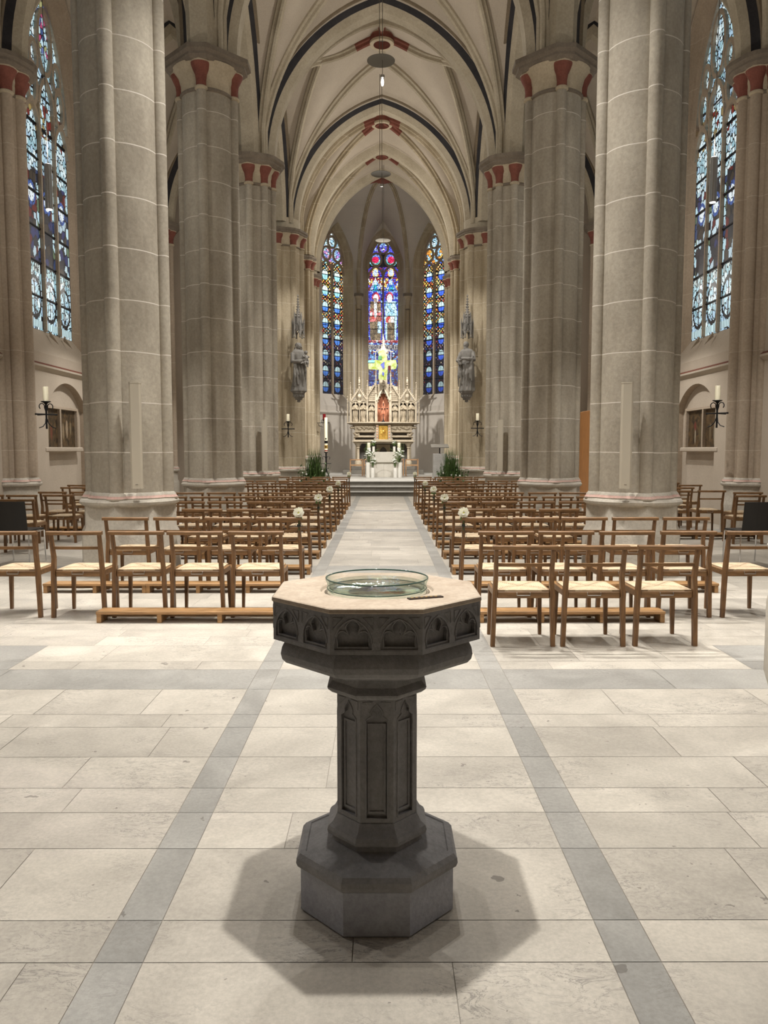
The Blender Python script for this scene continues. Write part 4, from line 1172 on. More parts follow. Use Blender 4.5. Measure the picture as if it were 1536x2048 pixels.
# ------------------------------------------------------------------ hanging lamps
def make_disc():
    e = empty('disc_lamp')
    MB().lathe([(.02, .03), (.12, .025), (.25, .0), (.287, -.012), (.287, -.020), (.25, -.012), (.12, -.006), (.02, -.004)], 40).build('reflector', DISC, e, 40)
    for x in (-.03, .03): MB().tube([(x, 0, .0), (x, 0, 2.75)], .007, 5).build('wire', WIRE, e)
    MB().tube([(.03, 0, .0), (.03, 0, -.30)], .006, 5).build('lamp_wire', WIRE, e)
    h = MB().lathe([(.02, -.36), (.045, -.355), (.045, -.30), (.02, -.29)], 12, (.03, 0, 0)); h.build('lamp_socket', STEEL, e, 40)
    return e
dl = make_disc(); first = True
for (x, y, z, w) in ((-.015, 16.5, 9.53, 'nearest of the three over the nave, with a lit bulb below'), (-.03, 22.9, 9.49, 'second of the three over the nave'), (.035, 29.9, 9.48, 'farthest, in front of the middle apse window')):
    o = dl if first else copy_tree(dl)
    o.location = (x, y, z); tag(o, f'hanging metal disc lamp, {w}', 'lamp', 'disc lamps hanging over the nave')
    first = False
b = MB().ball((.015, 16.5, 9.09), (.03, .03, .08), 12, 8); o = b.build('bulb', BULB, smooth=60)
o.parent = dl; o.matrix_parent_inverse = Matrix.Translation(dl.location).inverted()
def make_cyl():
    e = empty('cylinder_lamp')
    MB().lathe([(.050, 0), (.056, .004), (.056, .655), (.05, .66)], 24).build('housing', STEEL, e, 40)
    MB().lathe([(.044, -.002), (.044, .012), (.03, .03)], 20).build('light_opening', LAMPG, e, 40)
    MB().tube([(0, 0, .66), (0, 0, 6.4)], .006, 5).build('wire', WIRE, e)
    return e
cl = make_cyl(); first = True
for s, x, z, y in ((-1, -5.03, 5.18, 12.0), (1, 5.02, 5.29, 12.0), (-1, -5.03, 5.2, 5.0), (1, 5.02, 5.2, 5.0)):
    o = cl if first else copy_tree(cl); first = False; o.location = (x, y, z)
    tag(o, f'steel cylinder pendant lamp before the aisle window, {SIDE[s]}' if y > 6 else f'steel cylinder pendant lamp above the nearer aisle bay, {SIDE[s]}', 'lamp', 'cylinder pendant lamps in the aisles')

# ------------------------------------------------------------------ paintings in the aisle niches
def painting(s):
    sg = -1 if s < 0 else 1
    for bay, y in ((0, 17.2), (1, 22.1), (2, 12.25)):
        if bay: continue
        e = empty('niche_painting', (s * (WX + .155), y - .1, 1.62), pi / 2 if s < 0 else -pi / 2)
        tag(e, 'pair of dark paintings in a stone-framed wall niche, ' + SIDE[s], 'painting')
        f = MB()
        for x in (-.95, 0, .95): f.box((x, -.038, .405), (.07, .084, .86), 0, 0, .008)
        f.box((0, -.035, .85), (1.97, .09, .06), 0, 0, .008)
        f.build('stone_frame', RESPOND, e)
        MB().box((0, -.07, -.06), (2.02, .20, .10), 0, 0, .02).build('sill', WALLP, e)
        figs = {-1: [[(-.05, -.05, .05, .26, (.30, .24, .15)), (.12, -.1, .06, .2, (.16, .05, .03))], [(.0, -.02, .07, .2, (.34, .26, .18)), (-.2, -.08, .06, .22, (.26, .2, .13)), (.2, .0, .05, .18, (.22, .17, .1))]],
                1: [[(-.05, -.16, .035, .22, (.34, .30, .23)), (-.06, .05, .07, .11, (.15, .035, .028)), (.2, -.1, .08, .2, (.10, .08, .04)), (-.28, -.05, .06, .2, (.09, .06, .03))], [(.02, -.1, .05, .26, (.27, .235, .17)), (-.2, -.1, .05, .22, (.14, .11, .065)), (.24, -.05, .05, .2, (.11, .08, .045))]]}[s]
        for k, x in enumerate((-.475, .475)):
            MB().box((0, -.005, 0), (.90, .012, .84)).build('canvas', painting_mat(f'painting_{s}_{k}', figs[k], s * 3 + k * 7.3 + 20), e, loc=(x, 0, .42))
for s in (-1, 1): painting(s)
c = MB().box((5.38, 20.05, 1.285), (.07, 1.7, 2.57), 0, R_(0), .01); c.build('panel', WOODO)
o = bpy.data.objects['panel']; o.name = 'wooden_screen'; tag(o, 'tall orange-brown wooden screen in the aisle beyond the pillars, bearded statue side', 'screen')
# ------------------------------------------------------------------ sanctuary floor and steps
for k, (y, z) in enumerate(((25.72, .167), (25.97, .334), (26.22, .5))):
    tn += 1; b = MB()
    b.box((0, (y + 30.5 + (0 if k < 2 else 8.5)) / 2, z - .0175), (5.2 if k < 2 else 7.2, 30.5 + (0 if k < 2 else 8.5) - y, .035), 0)
    o = b.build(f'trim_{tn}', STEPST); tag(o, kind='structure')
    tn += 1; b = MB(); b.box((0, (y + 30.5) / 2 + .02, z - .10), (5.2, 30.5 - y, .14)); tag(b.build(f'trim_{tn}', STEPD), kind='structure')
def steps_behind():
    b = MB(); b.box((AX, 34.3, .59), (3.5, 2.2, .18), 0, 0, .01).build('altar_step', STEPD)
    tag(bpy.data.objects['altar_step'], 'wide dark grey stone step below the carved retable', 'step')
    b = MB(); b.box((AX, 34.5, .76), (2.75, 1.9, .16), 0, 0, .01); o = b.build('altar_step', STEPD)
    tag(o, 'upper dark grey stone step under the retable legs', 'step')
steps_behind()

# ------------------------------------------------------------------ robed stone figures
def robed(h, pose, n=28, seed=1):
    """continuous robed figure standing on z=0 facing -y"""
    rn = random.Random(seed); b = MB(); ph = rn.random() * 6; sh = pose.get('sway', .02)
    lv = [(0, .150, .120), (.02, .160, .128), (.10, .148, .118), (.25, .138, .105), (.40, .134, .100), (.52, .132, .098), (.60, .122, .092), (.68, .130, .092), (.75, .140, .090), (.80, .138, .082), (.835, .105, .066), (.850, .045, .045), (.868, .036, .038)]
    vs = []; N = n
    for z, rx, ry in lv:
        fo = .13 * max(0, min(1, (.7 - z) / .5)) + .03 * (z < .8)
        for i in range(N):
            a = 2 * pi * i / N; k = 1 + fo * sin(7 * a + ph + 3 * z) * .6 + fo * .5 * sin(11 * a - 5 * z + ph * 2)
            cx = sh * sin(z * 4); vs.append((h * (cx + rx * k * cos(a)), h * (ry * k * sin(a)), h * z))
    L = len(lv); fs = [(j * N + i, j * N + (i + 1) % N, (j + 1) * N + (i + 1) % N, (j + 1) * N + i) for j in range(L - 1) for i in range(N)]
    fs += [tuple(range(N))[::-1], tuple(range((L - 1) * N, L * N))]
    b.add(vs, fs)
    hx = h * (sh * sin(3.6) + pose.get('hx', 0)); hz = h * .918
    b.ball((hx, -.012 * h, hz), (.050 * h, .058 * h, .070 * h), 14, 10)
    b.ball((hx, -.068 * h, hz - .006 * h), (.010 * h, .014 * h, .017 * h), 8, 6)      # nose
    b.ball((hx, -.052 * h, hz - .040 * h), (.022 * h, .018 * h, .012 * h), 8, 6)      # chin
    for s in (-1, 1): b.ball((hx + s * .02 * h, -.058 * h, hz + .018 * h), (.016 * h, .01 * h, .006 * h), 8, 6)
    if pose.get('veil'):
        vs = []; N2 = 20; lv2 = [(.995, .02, .03), (.985, .045, .052), (.955, .066, .072), (.91, .072, .074), (.86, .084, .075), (.80, .125, .085), (.74, .15, .10), (.66, .145, .10)]
        for z, rx, ry in lv2:
            for i in range(N2 + 1):
                a = R_(-40) + R_(260) * i / N2; vs.append((hx * (1 if z > .84 else .6) + h * rx * cos(a) * 1.04, h * ry * sin(a) * 1.04 + .006 * h, h * z))
        for i in range(len(lv2) - 1):
            pass
        m = N2 + 1; k0 = len(vs); inner = [(x * .93, y * .93 + .001, z - .003) for x, y, z in vs]
        fs = [(j * m + i, j * m + i + 1, (j + 1) * m + i + 1, (j + 1) * m + i) for j in range(len(lv2) - 1) for i in range(N2)]
        fs2 = [tuple(k0 + q for q in f[::-1]) for f in fs]; edge = []
        for j in range(len(lv2) - 1): edge += [(j * m, (j + 1) * m, k0 + (j + 1) * m, k0 + j * m), (j * m + N2, k0 + j * m + N2, k0 + (j + 1) * m + N2, (j + 1) * m + N2)]
        J = (len(lv2) - 1) * m
        edge += [(J + i, J + i + 1, k0 + J + i + 1, k0 + J + i) for i in range(N2)] + [(i + 1, i, k0 + i, k0 + i + 1) for i in range(N2)]
        b.add(vs + inner, fs + fs2 + edge)
    else:
        b.ball((hx, .006 * h, hz + .016 * h), (.057 * h, .062 * h, .064 * h), 12, 9)   # hair
    if pose.get('beard'):
        b.ball((hx, -.045 * h, hz - .060 * h), (.032 * h, .028 * h, .048 * h), 10, 8)
    for s, pts in pose['arms']:
        P = [Vector((s * .128 * h, .0, .775 * h))] + [Vector(p) * h for p in pts]
        b.tube(P, [.040 * h, .046 * h, .040 * h, .026 * h][:len(P)], 10)
        w = P[-1]; d = (P[-1] - P[-2]).normalized(); sd = d.cross(Vector((0, 0, 1))); sd = sd.normalized() if sd.length > .01 else Vector((1, 0, 0))
        b.ball(tuple(w + d * .018 * h), (.019 * h, .022 * h, .022 * h), 8, 6)
        for k in range(4):
            q = w + d * .025 * h + sd * (k - 1.5) * .010 * h
            b.tube([q, q + d * (.026 - .004 * abs(k - 1.4)) * h, q + d * .036 * h - Vector((0, 0, .012 * h))], [.0062 * h, .0058 * h, .0045 * h], 6)
        b.tube([w + Vector((0, 0, .014 * h)), w + d * .02 * h + Vector((0, 0, .026 * h)), w + d * .034 * h + Vector((0, 0, .028 * h))], [.007 * h, .0062 * h, .005 * h], 6)
    # mantle folds hanging from the arms
    for x0, z0, x1, z1, r in pose.get('folds', []):
        b.tube([(x0 * h, -.085 * h, z0 * h), ((x0 + x1) / 2 * h, -.115 * h, (z0 + z1) / 2 * h), (x1 * h, -.10 * h, z1 * h)], [r * h * .6, r * h, r * h * .5], 8)
    return b
def fuse(o, vox):
    m = o.modifiers.new('fuse', 'REMESH'); m.mode = 'VOXEL'; m.voxel_size = vox; m.use_smooth_shade = True
    s = o.modifiers.new('soften', 'SMOOTH'); s.iterations = 2; s.factor = .4
FOLDS = [(-.10, .60, -.06, .14, .03), (-.03, .58, .00, .20, .026), (.05, .56, .05, .12, .03), (.10, .60, .12, .25, .025), (-.13, .55, -.13, .1, .022)]
def statue(x, y, z, rz, kind, label):
    e = empty('statue', (x, y, z), rz); tag(e, label, 'statue')
    if kind == 'mother':
        b = robed(1.52, dict(veil=True, sway=.025, hx=.012, arms=[(-1, [(-.155, -.06, .60), (-.04, -.145, .60), (.06, -.15, .64)]), (1, [(.165, -.05, .62), (.12, -.14, .58), (.04, -.16, .57)])], folds=FOLDS), seed=3)
        o = b.build('figure', STATUE, e, 60); fuse(o, .014)
        c = MB(); h = 1.52; cx, cy = .095 * h, -.135 * h
        c.tube([(cx, cy, .60 * h), (cx + .01, cy - .005, .68 * h), (cx + .012, cy, .735 * h)], [.046 * h, .05 * h, .024 * h], 10)
        c.ball((cx + .014, cy - .008, .785 * h), (.036 * h, .04 * h, .043 * h), 12, 8)
        c.ball((cx + .014, cy - .05, .78 * h), (.008 * h, .008 * h, .01 * h), 6, 5)
        for s in (-1, 1):
            c.tube([(cx + s * .045 * h, cy, .715 * h), (cx + s * .06 * h, cy - .05 * h, .69 * h), (cx + s * .02 * h + .02, cy - .075 * h, .70 * h)], [.018 * h, .016 * h, .011 * h], 7)
            c.tube([(cx + s * .02 * h, cy, .60 * h), (cx + s * .03 * h, cy - .07 * h, .575 * h), (cx + s * .022 * h, cy - .07 * h, .50 * h), (cx + s * .022 * h, cy - .1 * h, .49 * h)], [.026 * h, .022 * h, .016 * h, .012 * h], 7)
        o = c.build('child', STATUE, e, 60); fuse(o, .012)
    else:
        b = robed(1.56, dict(beard=True, sway=.02, hx=-.012, arms=[(-1, [(-.165, -.05, .61), (-.10, -.14, .60), (-.05, -.16, .62)]), (1, [(.17, -.05, .62), (.09, -.145, .63), (-.01, -.165, .645)])], folds=FOLDS + [(.14, .66, .15, .2, .035), (.16, .7, .12, .4, .03)]), seed=8)
        o = b.build('figure', STATUE, e, 60); fuse(o, .014)
        MB().box((-.13, -.24, .90), (.12, .05, .16), 0, .2, .006).build('book', STATUE, e)
    # console
    c = MB(); c.lathe([(.02, -.32), (.06, -.30), (.05, -.26), (.10, -.22), (.16, -.16), (.19, -.10), (.20, -.08), (.17, -.07), (.19, -.05), (.215, -.03), (.215, 0)], 12, sy=.8)
    for k in range(7):
        a = pi + pi * k / 6; c.ball((.15 * cos(a), .12 * sin(a), -.13), .04, 7, 5); c.ball((.09 * cos(a), .07 * sin(a), -.22), .03, 7, 5)
    c.build('console', STATUE, e, 40)
    # canopy with spire
    p = MB(); zc = 1.72
    for k in range(6):
        a = k * pi / 3 + pi / 6; x1, y1 = .185 * cos(a), .15 * sin(a)
        p.bar((x1, y1, zc - .04), (x1, y1, zc + .36), .03, .03); p.lathe([(.026, 0), (.03, .02), (.0, .22)], 5, (x1, y1, zc + .36)); p.ball((x1, y1, zc - .05), .03, 6, 5)
        a2 = a + pi / 3; x2, y2 = .185 * cos(a2), .15 * sin(a2)
        q = [(-1, 0), (-.6, .10), (0, .17), (.6, .10), (1, 0)]
        p.tube([((x1 + x2) / 2 + (x2 - x1) / 2 * u, (y1 + y2) / 2 + (y2 - y1) / 2 * u, zc + v) for u, v in q], .016, 6)
        p.tube([((x1 + x2) / 2 + (x2 - x1) / 2 * u, (y1 + y2) / 2 + (y2 - y1) / 2 * u, zc + .14 + .26 * (1 - abs(u))) for u in (-1, 0, 1)], .014, 5)
    p.lathe([(.15, .16), (.15, .30), (.10, .34), (.095, .55), (.12, .57), (.06, .62)], 6, (0, 0, zc), sy=.85)
    for k in range(6):
        a = k * pi / 3; p.lathe([(.02, .35), (.022, .56), (.028, .58), (0, .74)], 5, (.115 * cos(a), .1 * sin(a), zc))
    p.lathe([(.06, .6), (.03, .85), (.012, 1.18), (.035, 1.20), (.012, 1.23), (.0, 1.27)], 6, (0, 0, zc))
    for j in range(7):
        for k in range(4):
            a = k * pi / 2 + j * .4; r = .062 - .0065 * j; p.ball((r * cos(a), r * sin(a), zc + .64 + .078 * j), .018, 5, 4)
    p.build('canopy', STATUE, e)
    return e
statue(-2.58, 24.08, 3.34, R_(28), 'mother', 'grey stone statue of a veiled mother holding a child on the pier')
statue(2.62, 24.08, 3.34, R_(-28), 'saint', 'grey stone bearded saint statue holding a book on the pier')

# ------------------------------------------------------------------ carved retable
def gable(b, cx, half, z0, z1, y, w=.05, d=.16, cro=7):
    for s in (-1, 1):
        b.bar((cx + s * half, y, z0), (cx, y, z1), w, d, up=(0, 1, 0))
        for k in range(1, cro + 1):
            t = k / (cro + 1); x, z = cx + s * half * (1 - t), z0 + (z1 - z0) * t
            n = Vector((s * (z1 - z0), 0, half)).normalized(); b.ball((x + n.x * .045, y - .02, z + n.z * .045), (.028, .035, .028), 6, 5)
    b.bar((cx, y, z1 - .02), (cx, y, z1 + .22), .035, .035, .02, .02); b.ball((cx, y, z1 + .16), (.055, .05, .03), 8, 5); b.ball((cx, y, z1 + .26), (.035, .03, .04), 8, 5)
def pinnacle(b, x, y, z0, z1, w=.06):
    zs = z0 + (z1 - z0) * .55
    b.bar((x, y, z0), (x, y, zs), w, w); b.box((x, y, zs), (w * 1.5, w * 1.5, .03)); b.bar((x, y, zs), (x, y, z1 - .04), w * .9, w * .9, .012, .012)
    for k in range(4):
        t = k / 4; z = zs + .06 + (z1 - zs - .12) * t; r = w * .62 * (1 - t * .7)
        for s in (-1, 1): b.ball((x + s * r, y, z), .018, 5, 4)
    b.ball((x, y, z1 - .03), .028, 6, 5)
def build_retable():
    e = empty('retable', (AX, 34.0, 0)); tag(e, 'tall carved pale stone high altar retable with gables, niches and saints', 'retable')
    Y = 0
    m = MB(); m.box((0, .15, 1.925), (2.72, 1.1, .05), 0, 0, .01); m.box((0, .17, 1.87), (2.6, 1.0, .07), 0, 0, .01); m.build('mensa', RETAB, e)
    for s in (-1, 1):
        c = MB().lathe([(.16, .84), (.16, 1.02), (.12, 1.08), (.085, 1.12), (.06, 1.16), (.06, 1.62), (.09, 1.64), (.07, 1.67), (.14, 1.80), (.17, 1.84)], 12, (s * 1.1, -.22, 0)); c.build('leg', FIGST, e, 40)
    c = MB(); c.box((0, .45, 1.34), (2.3, .5, 1.0)); c.build('void_shade', RECSHADE, e)  # dark box painted as the shaded void behind the mensa legs
    c = MB(); c.plate([(-.30, .86), (.30, .86), (.30, 1.80), (-.30, 1.80)], [[(-.16, .9), (-.16, 1.45)] + [(x, 1.45 + z) for x, z in arch_curve(.16, .24, 6)] + [(.16, 1.45), (.16, .9)]], .16, .22); c.build('front_panel', FIGST, e)
    # gradines with slots, their shade painted as dark boxes, beside the tabernacle
    for s in (-1, 1):
        for z0, z1, x0, x1, y in ((1.95, 2.14, .36, 1.29, -.20), (2.14, 2.35, .36, 1.10, -.05)):
            g = MB(); xm, w = (x0 + x1) / 2, x1 - x0
            g.plate([(s * x0, z0), (s * x1, z0), (s * x1, z1), (s * x0, z1)][::s], [[(s * (x0 + .05), z0 + .05), (s * (x1 - .06), z0 + .05), (s * (x1 - .06), z1 - .055), (s * (x0 + .05), z1 - .055)][::s]], y, y + .05)
            g.box((s * xm, y + .2, z1 - .015), (w + .04, .5, .03)); o = g.build('gradine', RETAB, e)
            MB().box((s * xm, y + .12, (z0 + z1) / 2), (w - .06, .04, z1 - z0 - .06)).build('slot_shade', RECSHADE, o)
        # bracket scrolls at the ends
        k = MB()
        for q in range(5): k.ball((s * (1.18 + .06 * sin(q * 1.7)), -.02, 2.20 + q * .075), (.10 - .008 * q, .1, .06), 8, 6)
        for q in range(4): k.ball((s * (1.40 - .05 * q), -.02, 2.52 + .02 * (q % 2)), (.075, .1, .055), 8, 6)
        k.build('corbel', FIGST, e, 60)
    # tabernacle
    t = MB(); t.box((0, .05, 2.33), (.66, .55, .74)); t.box((0, -.25, 2.70), (.74, .14, .06), 0, 0, .01); t.box((0, -.25, 1.98), (.72, .14, .06), 0, 0, .01)
    for s in (-1, 1):
        t.box((s * .265, -.26, 2.33), (.11, .10, .66), 0, 0, .008)
        for z in (2.1, 2.22, 2.34, 2.46, 2.58): t.ball((s * .265, -.315, z), (.028, .012, .028), 8, 5, 1)
    t.build('tabernacle', [RETAB, REDBACK], e, 40)
    d = MB(); d.box((0, -.24, 2.30), (.39, .04, .62), 0, 0, .006)
    for k in range(16):
        a = k * pi / 8; d.tube([(.0, -.265, 2.34), (.09 * cos(a), -.272, 2.34 + .13 * sin(a)), (.15 * cos(a), -.268, 2.34 + .22 * sin(a))], [.006, .016, .006], 5)
    d.ball((0, -.27, 2.34), (.05, .02, .07), 8, 6); d.build('tabernacle_door', GOLD, e, 40)
    # predella relief and shelf
    p = MB(); p.box((0, .12, 2.50), (2.5, .5, .34))
    rn = random.Random(9)
    for k in range(40):
        x = -1.12 + 2.24 * k / 39
        if abs(x) > .36: p.ball((x, -.13, 2.47 + .10 * rn.random()), (.05, .05, .035 + .04 * rn.random()), 7, 5)
    p.build('predella', FIGST, e, 50)
    p = MB(); p.box((0, .08, 2.735), (3.18, .74, .05), 0, 0, .012); p.box((0, .10, 2.69), (3.0, .64, .05), 0, 0, .01); p.box((0, -.16, 2.735), (.76, .50, .06), 0, 0, .012); p.build('shelf', RETAB, e)
    # screen wall with niches
    w = MB(); zb = 2.76
    outer = [(-1.42, zb), (1.42, zb), (1.42, 3.70), (.68, 3.70), (.68, 4.02), (.36, 4.42), (-.36, 4.42), (-.68, 4.02), (-.68, 3.70), (-1.42, 3.70)]
    def nic(cx, half, z0, zs, r): return [(cx - half, z0)] + [(cx + x, zs + z) for x, z in arch_curve(half, r, 6)] + [(cx + half, z0)]
    hs = [nic(s * x, .155, zb + .03, 3.46, .16) for s in (-1, 1) for x in (1.22, .87)] + [nic(s * .515, .135, zb + .03, 3.40, .15) for s in (-1, 1)]
    star = [(-.25, zb + .02), (-.25, 3.62), (-.20, 3.66), (-.235, 3.74), (-.16, 3.78), (-.185, 3.87), (-.10, 3.90), (-.11, 3.99), (-.03, 4.0), (0, 4.09)]
    hs.append(star + [(-x, z) for x, z in star[-2::-1]])
    w.plate(outer, hs, -.02, .10); w.box((0, .30, 3.2), (2.84, .06, .96)); w.box((0, .30, 3.9), (1.3, .06, .9)); w.build('niche_wall', RETAB, e)
    MB().box((0, .24, 3.42), (.54, .03, 1.32)).build('niche_back', REDBACK, e)
    for x, wd in [(s * q, r) for s in (-1, 1) for q, r in ((1.22, .32), (.87, .32), (.515, .28))]:
        MB().box((x, .22, 3.2), (wd, .03, .84)).build('niche_back', RECSHADE, e)  # backs painted dark for the shade inside the niches
    for s in (-1, 1):
        g = MB()
        gable(g, s * 1.045, .37, 3.68, 4.22, -.05, .05, .14, 7)
        g.ball((s * 1.045, -.04, 3.90), (.09, .05, .10), 10, 7)
        for q in (-1, 1): g.tube([(s * 1.045 + q * (.17 + .11 * cos(t)), -.045, 3.60 + .11 * sin(t)) for t in [pi * k / 8 for k in range(9)]], .016, 6)
        g.tube([(s * 1.045 - .34, -.05, 3.62), (s * 1.045 - .17, -.05, 3.80), (s * 1.045, -.05, 3.58), (s * 1.045 + .17, -.05, 3.80), (s * 1.045 + .34, -.05, 3.62)], .016, 6)
        g.build('gable', RETAB, e)
    # raking sides of the middle bay with pierced diaper
    for s in (-1, 1):
        k = MB(); k.plate([(s * .33, 3.68), (s * .70, 3.68), (s * .70, 3.88), (s * .33, 4.42)][::s], [], -.03, .06)
        for i in range(5):
            for j in range(8):
                x, z = .37 + .065 * i, 3.72 + .08 * j
                if z < 4.42 - (x - .33) * 1.46 - .05: k.lathe([(.024, 0), (.012, .012)], 8, (0, 0, 0)) if False else k.box((s * x, -.04, z), (.04, .03, .04), 0)
        k.bar((s * .72, -.03, 3.86), (s * .33, -.03, 4.45), .05, .14)
        for q in range(6):
            t = (q + .5) / 6; k.ball((s * (.735 - .39 * t), -.05, 3.92 + .57 * t), (.03, .035, .03), 6, 5)
        k.bar((s * .33, -.03, 3.69), (s * .70, -.03, 3.69), .04, .12); k.build('raking_panel', RETAB, e)
    c = MB(); gable(c, 0, .29, 3.70, 4.30, -.10, .055, .16, 0)
    for s in (-1, 1): c.bar((s * .29, -.08, zb), (s * .29, -.08, 3.80), .06, .10)
    c.build('gable', RETAB, e)
    for s in (-1, 1):
        for args in ((1.43, -.06, 2.76, 4.50, .07), (.70, -.08, 2.76, 4.58, .07), (.32, -.1, 2.76, 5.06, .085), (1.045, .0, 4.2, 4.72, .05), (1.56, .0, 2.76, 3.9, .05)):
            q = MB(); pinnacle(q, s * args[0], *args[1:]); q.build('pinnacle', RETAB, e)
    # central tower with openwork spire
    t = MB()
    for s in (-1, 1):
        for y in (-.02, .2): t.bar((s * .15, y, 4.3), (s * .15, y, 5.75), .045, .045)
        t.bar((s * .40, .05, 5.82), (s * .02, .05, 5.92), .03, .03); t.ball((s * .40, .05, 5.82), .035, 6, 5); t.bar((s * .33, .05, 5.4), (s * .33, .05, 5.84), .025, .025)
        t.tube([(s * .33, .05, 5.8), (s * .26, .05, 5.93), (s * .16, .05, 5.9)], .014, 5)
    t.lathe([(.17, 4.35), (.17, 4.62), (.12, 4.66), (.10, 4.70)], 8, (0, .09, 0)); t.lathe([(.23, 5.75), (.25, 5.80), (.20, 5.84), (.13, 5.95), (.05, 6.12), (.018, 6.5), (.0, 6.62)], 8, (0, .09, 0))
    for j in range(6):
        for k in range(4):
            a = k * pi / 2 + pi / 4; r = .13 - .02 * j; t.ball((r * cos(a), .09 + r * sin(a), 5.95 + .09 * j), .022, 5, 4)
    t.ball((0, .09, 6.34), (.06, .06, .03), 8, 5); t.build('spire', RETAB, e)
    # colonnettes between figures
    for s in (-1, 1):
        for x in (1.045, .695, 1.40):
            MB().lathe([(.035, 2.76), (.03, 2.82), (.022, 2.84), (.022, 3.46), (.04, 3.50), (.045, 3.56)], 10, (s * x, -.07, 0)).build('colonnette', RETAB, e, 40)
        for x, sd in ((1.22, 2), (.87, 4), (.515, 6)):
            pose = dict(beard=x > .6, veil=x < .6, sway=.02 * s, arms=[(-1, [(-.16, -.05, .61), (-.06, -.15, .63), (-.01, -.16, .68)]), (1, [(.16, -.05, .61), (.06, -.15, .63), (.01, -.16, .68)])], folds=FOLDS)
            h = .84 if x > .6 else .76
            b = robed(h, pose, 20, sd + (s > 0) * 20); b.box((0, 0, -.02), (.2, .18, .04))
            o = b.build('saint_figure', FIGST, e, 60); o.location = (s * x, .02, 2.80); o['label'] = 'carved saint standing in a niche'
            MB().lathe([(.03, -.28), (.10, -.18), (.13, -.05), (.15, 0)], 10, (s * x, .0, 2.68), sy=.8).build('corbel', FIGST, e, 40)
build_retable()
def small_cross():
    e = empty('altar_crucifix', (AX, 33.82, 2.765)); tag(e, 'small dark standing crucifix in the red central niche of the retable', 'crucifix')
    MB().lathe([(.085, 0), (.085, .02), (.05, .05), (.02, .10), (.03, .13), (.015, .16)], 12).build('base', IRON, e, 40)
    b = MB(); b.box((0, 0, .46), (.03, .025, .66)); b.box((0, 0, .58), (.36, .025, .03))
    for p in ((-.18, .58), (.18, .58), (0, .79)): b.ball((p[0], 0, p[1]), .032, 7, 5)
    b.build('cross', IRON, e)
    c = MB(); h = .26
    c.tube([(0, -.03, .62), (.006, -.035, .52), (0, -.03, .44), (.004, -.04, .36)], [.026, .024, .02, .012], 8); c.ball((.008, -.04, .655), (.02, .022, .026), 8, 6)
    for s in (-1, 1): c.tube([(s * .02, -.03, .61), (s * .08, -.03, .60), (s * .15, -.025, .585)], [.012, .01, .007], 6)
    o = c.build('corpus', REDBACK, e, 60); fuse(o, .006)
    MB().lathe([(.12, .35), (.12, .42), (.05, .78), (0, .95)], 8, (0, .10, 0)).build('backplate', REDBACK, e)
small_cross()

# ------------------------------------------------------------------ glass cross hanging before the window
def glass_cross():
    e = empty('glass_cross', (.03, 33.2, 5.18)); tag(e, 'hanging yellow-green coloured glass cross before the middle window', 'cross')
    pl = lambda nm, pts, mat, y=0: MB().plate(pts, [], y, y + .03).build(nm, mat, e)
    pl('vertical_bar', [(-.19, -.62), (.14, -.66), (.21, -.30), (.20, .0), (.17, .35), (.10, .60), (-.02, .62), (-.20, .52), (-.13, .2), (-.17, -.3)], CROSSY)
    pl('left_arm', [(-.62, .02), (-.60, -.20), (-.15, -.22), (-.12, .18), (-.30, .2), (-.6, .14)], CROSSY, .004)
    pl('right_arm', [(.16, .17), (.56, .20), (.60, -.02), (.56, -.18), (.3, -.22), (.18, -.14)], CROSSY, .004)
    pl('cyan_piece', [(-.63, .08), (-.36, .08), (-.34, .17), (-.61, .18)], CROSSC, -.02)
    pl('green_piece', [(-.20, .2), (-.04, .2), (-.05, .37), (-.19, .36)], CROSSG, -.02)
    pl('blue_piece', [(-.10, -.0), (.06, .12), (.07, -.14), (.02, -.2)], CROSSB, -.02)
    pl('blue_splinter', [(-.01, -.3), (.06, -.36), (.03, -.5), (-.03, -.42)], CROSSB, -.02)
    pl('red_piece', [(.22, -.06), (.33, -.04), (.34, -.24), (.23, -.25)], CROSSR, -.02)
    MB().tube([(-.02, .0, .6), (-.02, .0, 6.9)], .006, 5).build('wire', WIRE, e)
glass_cross()

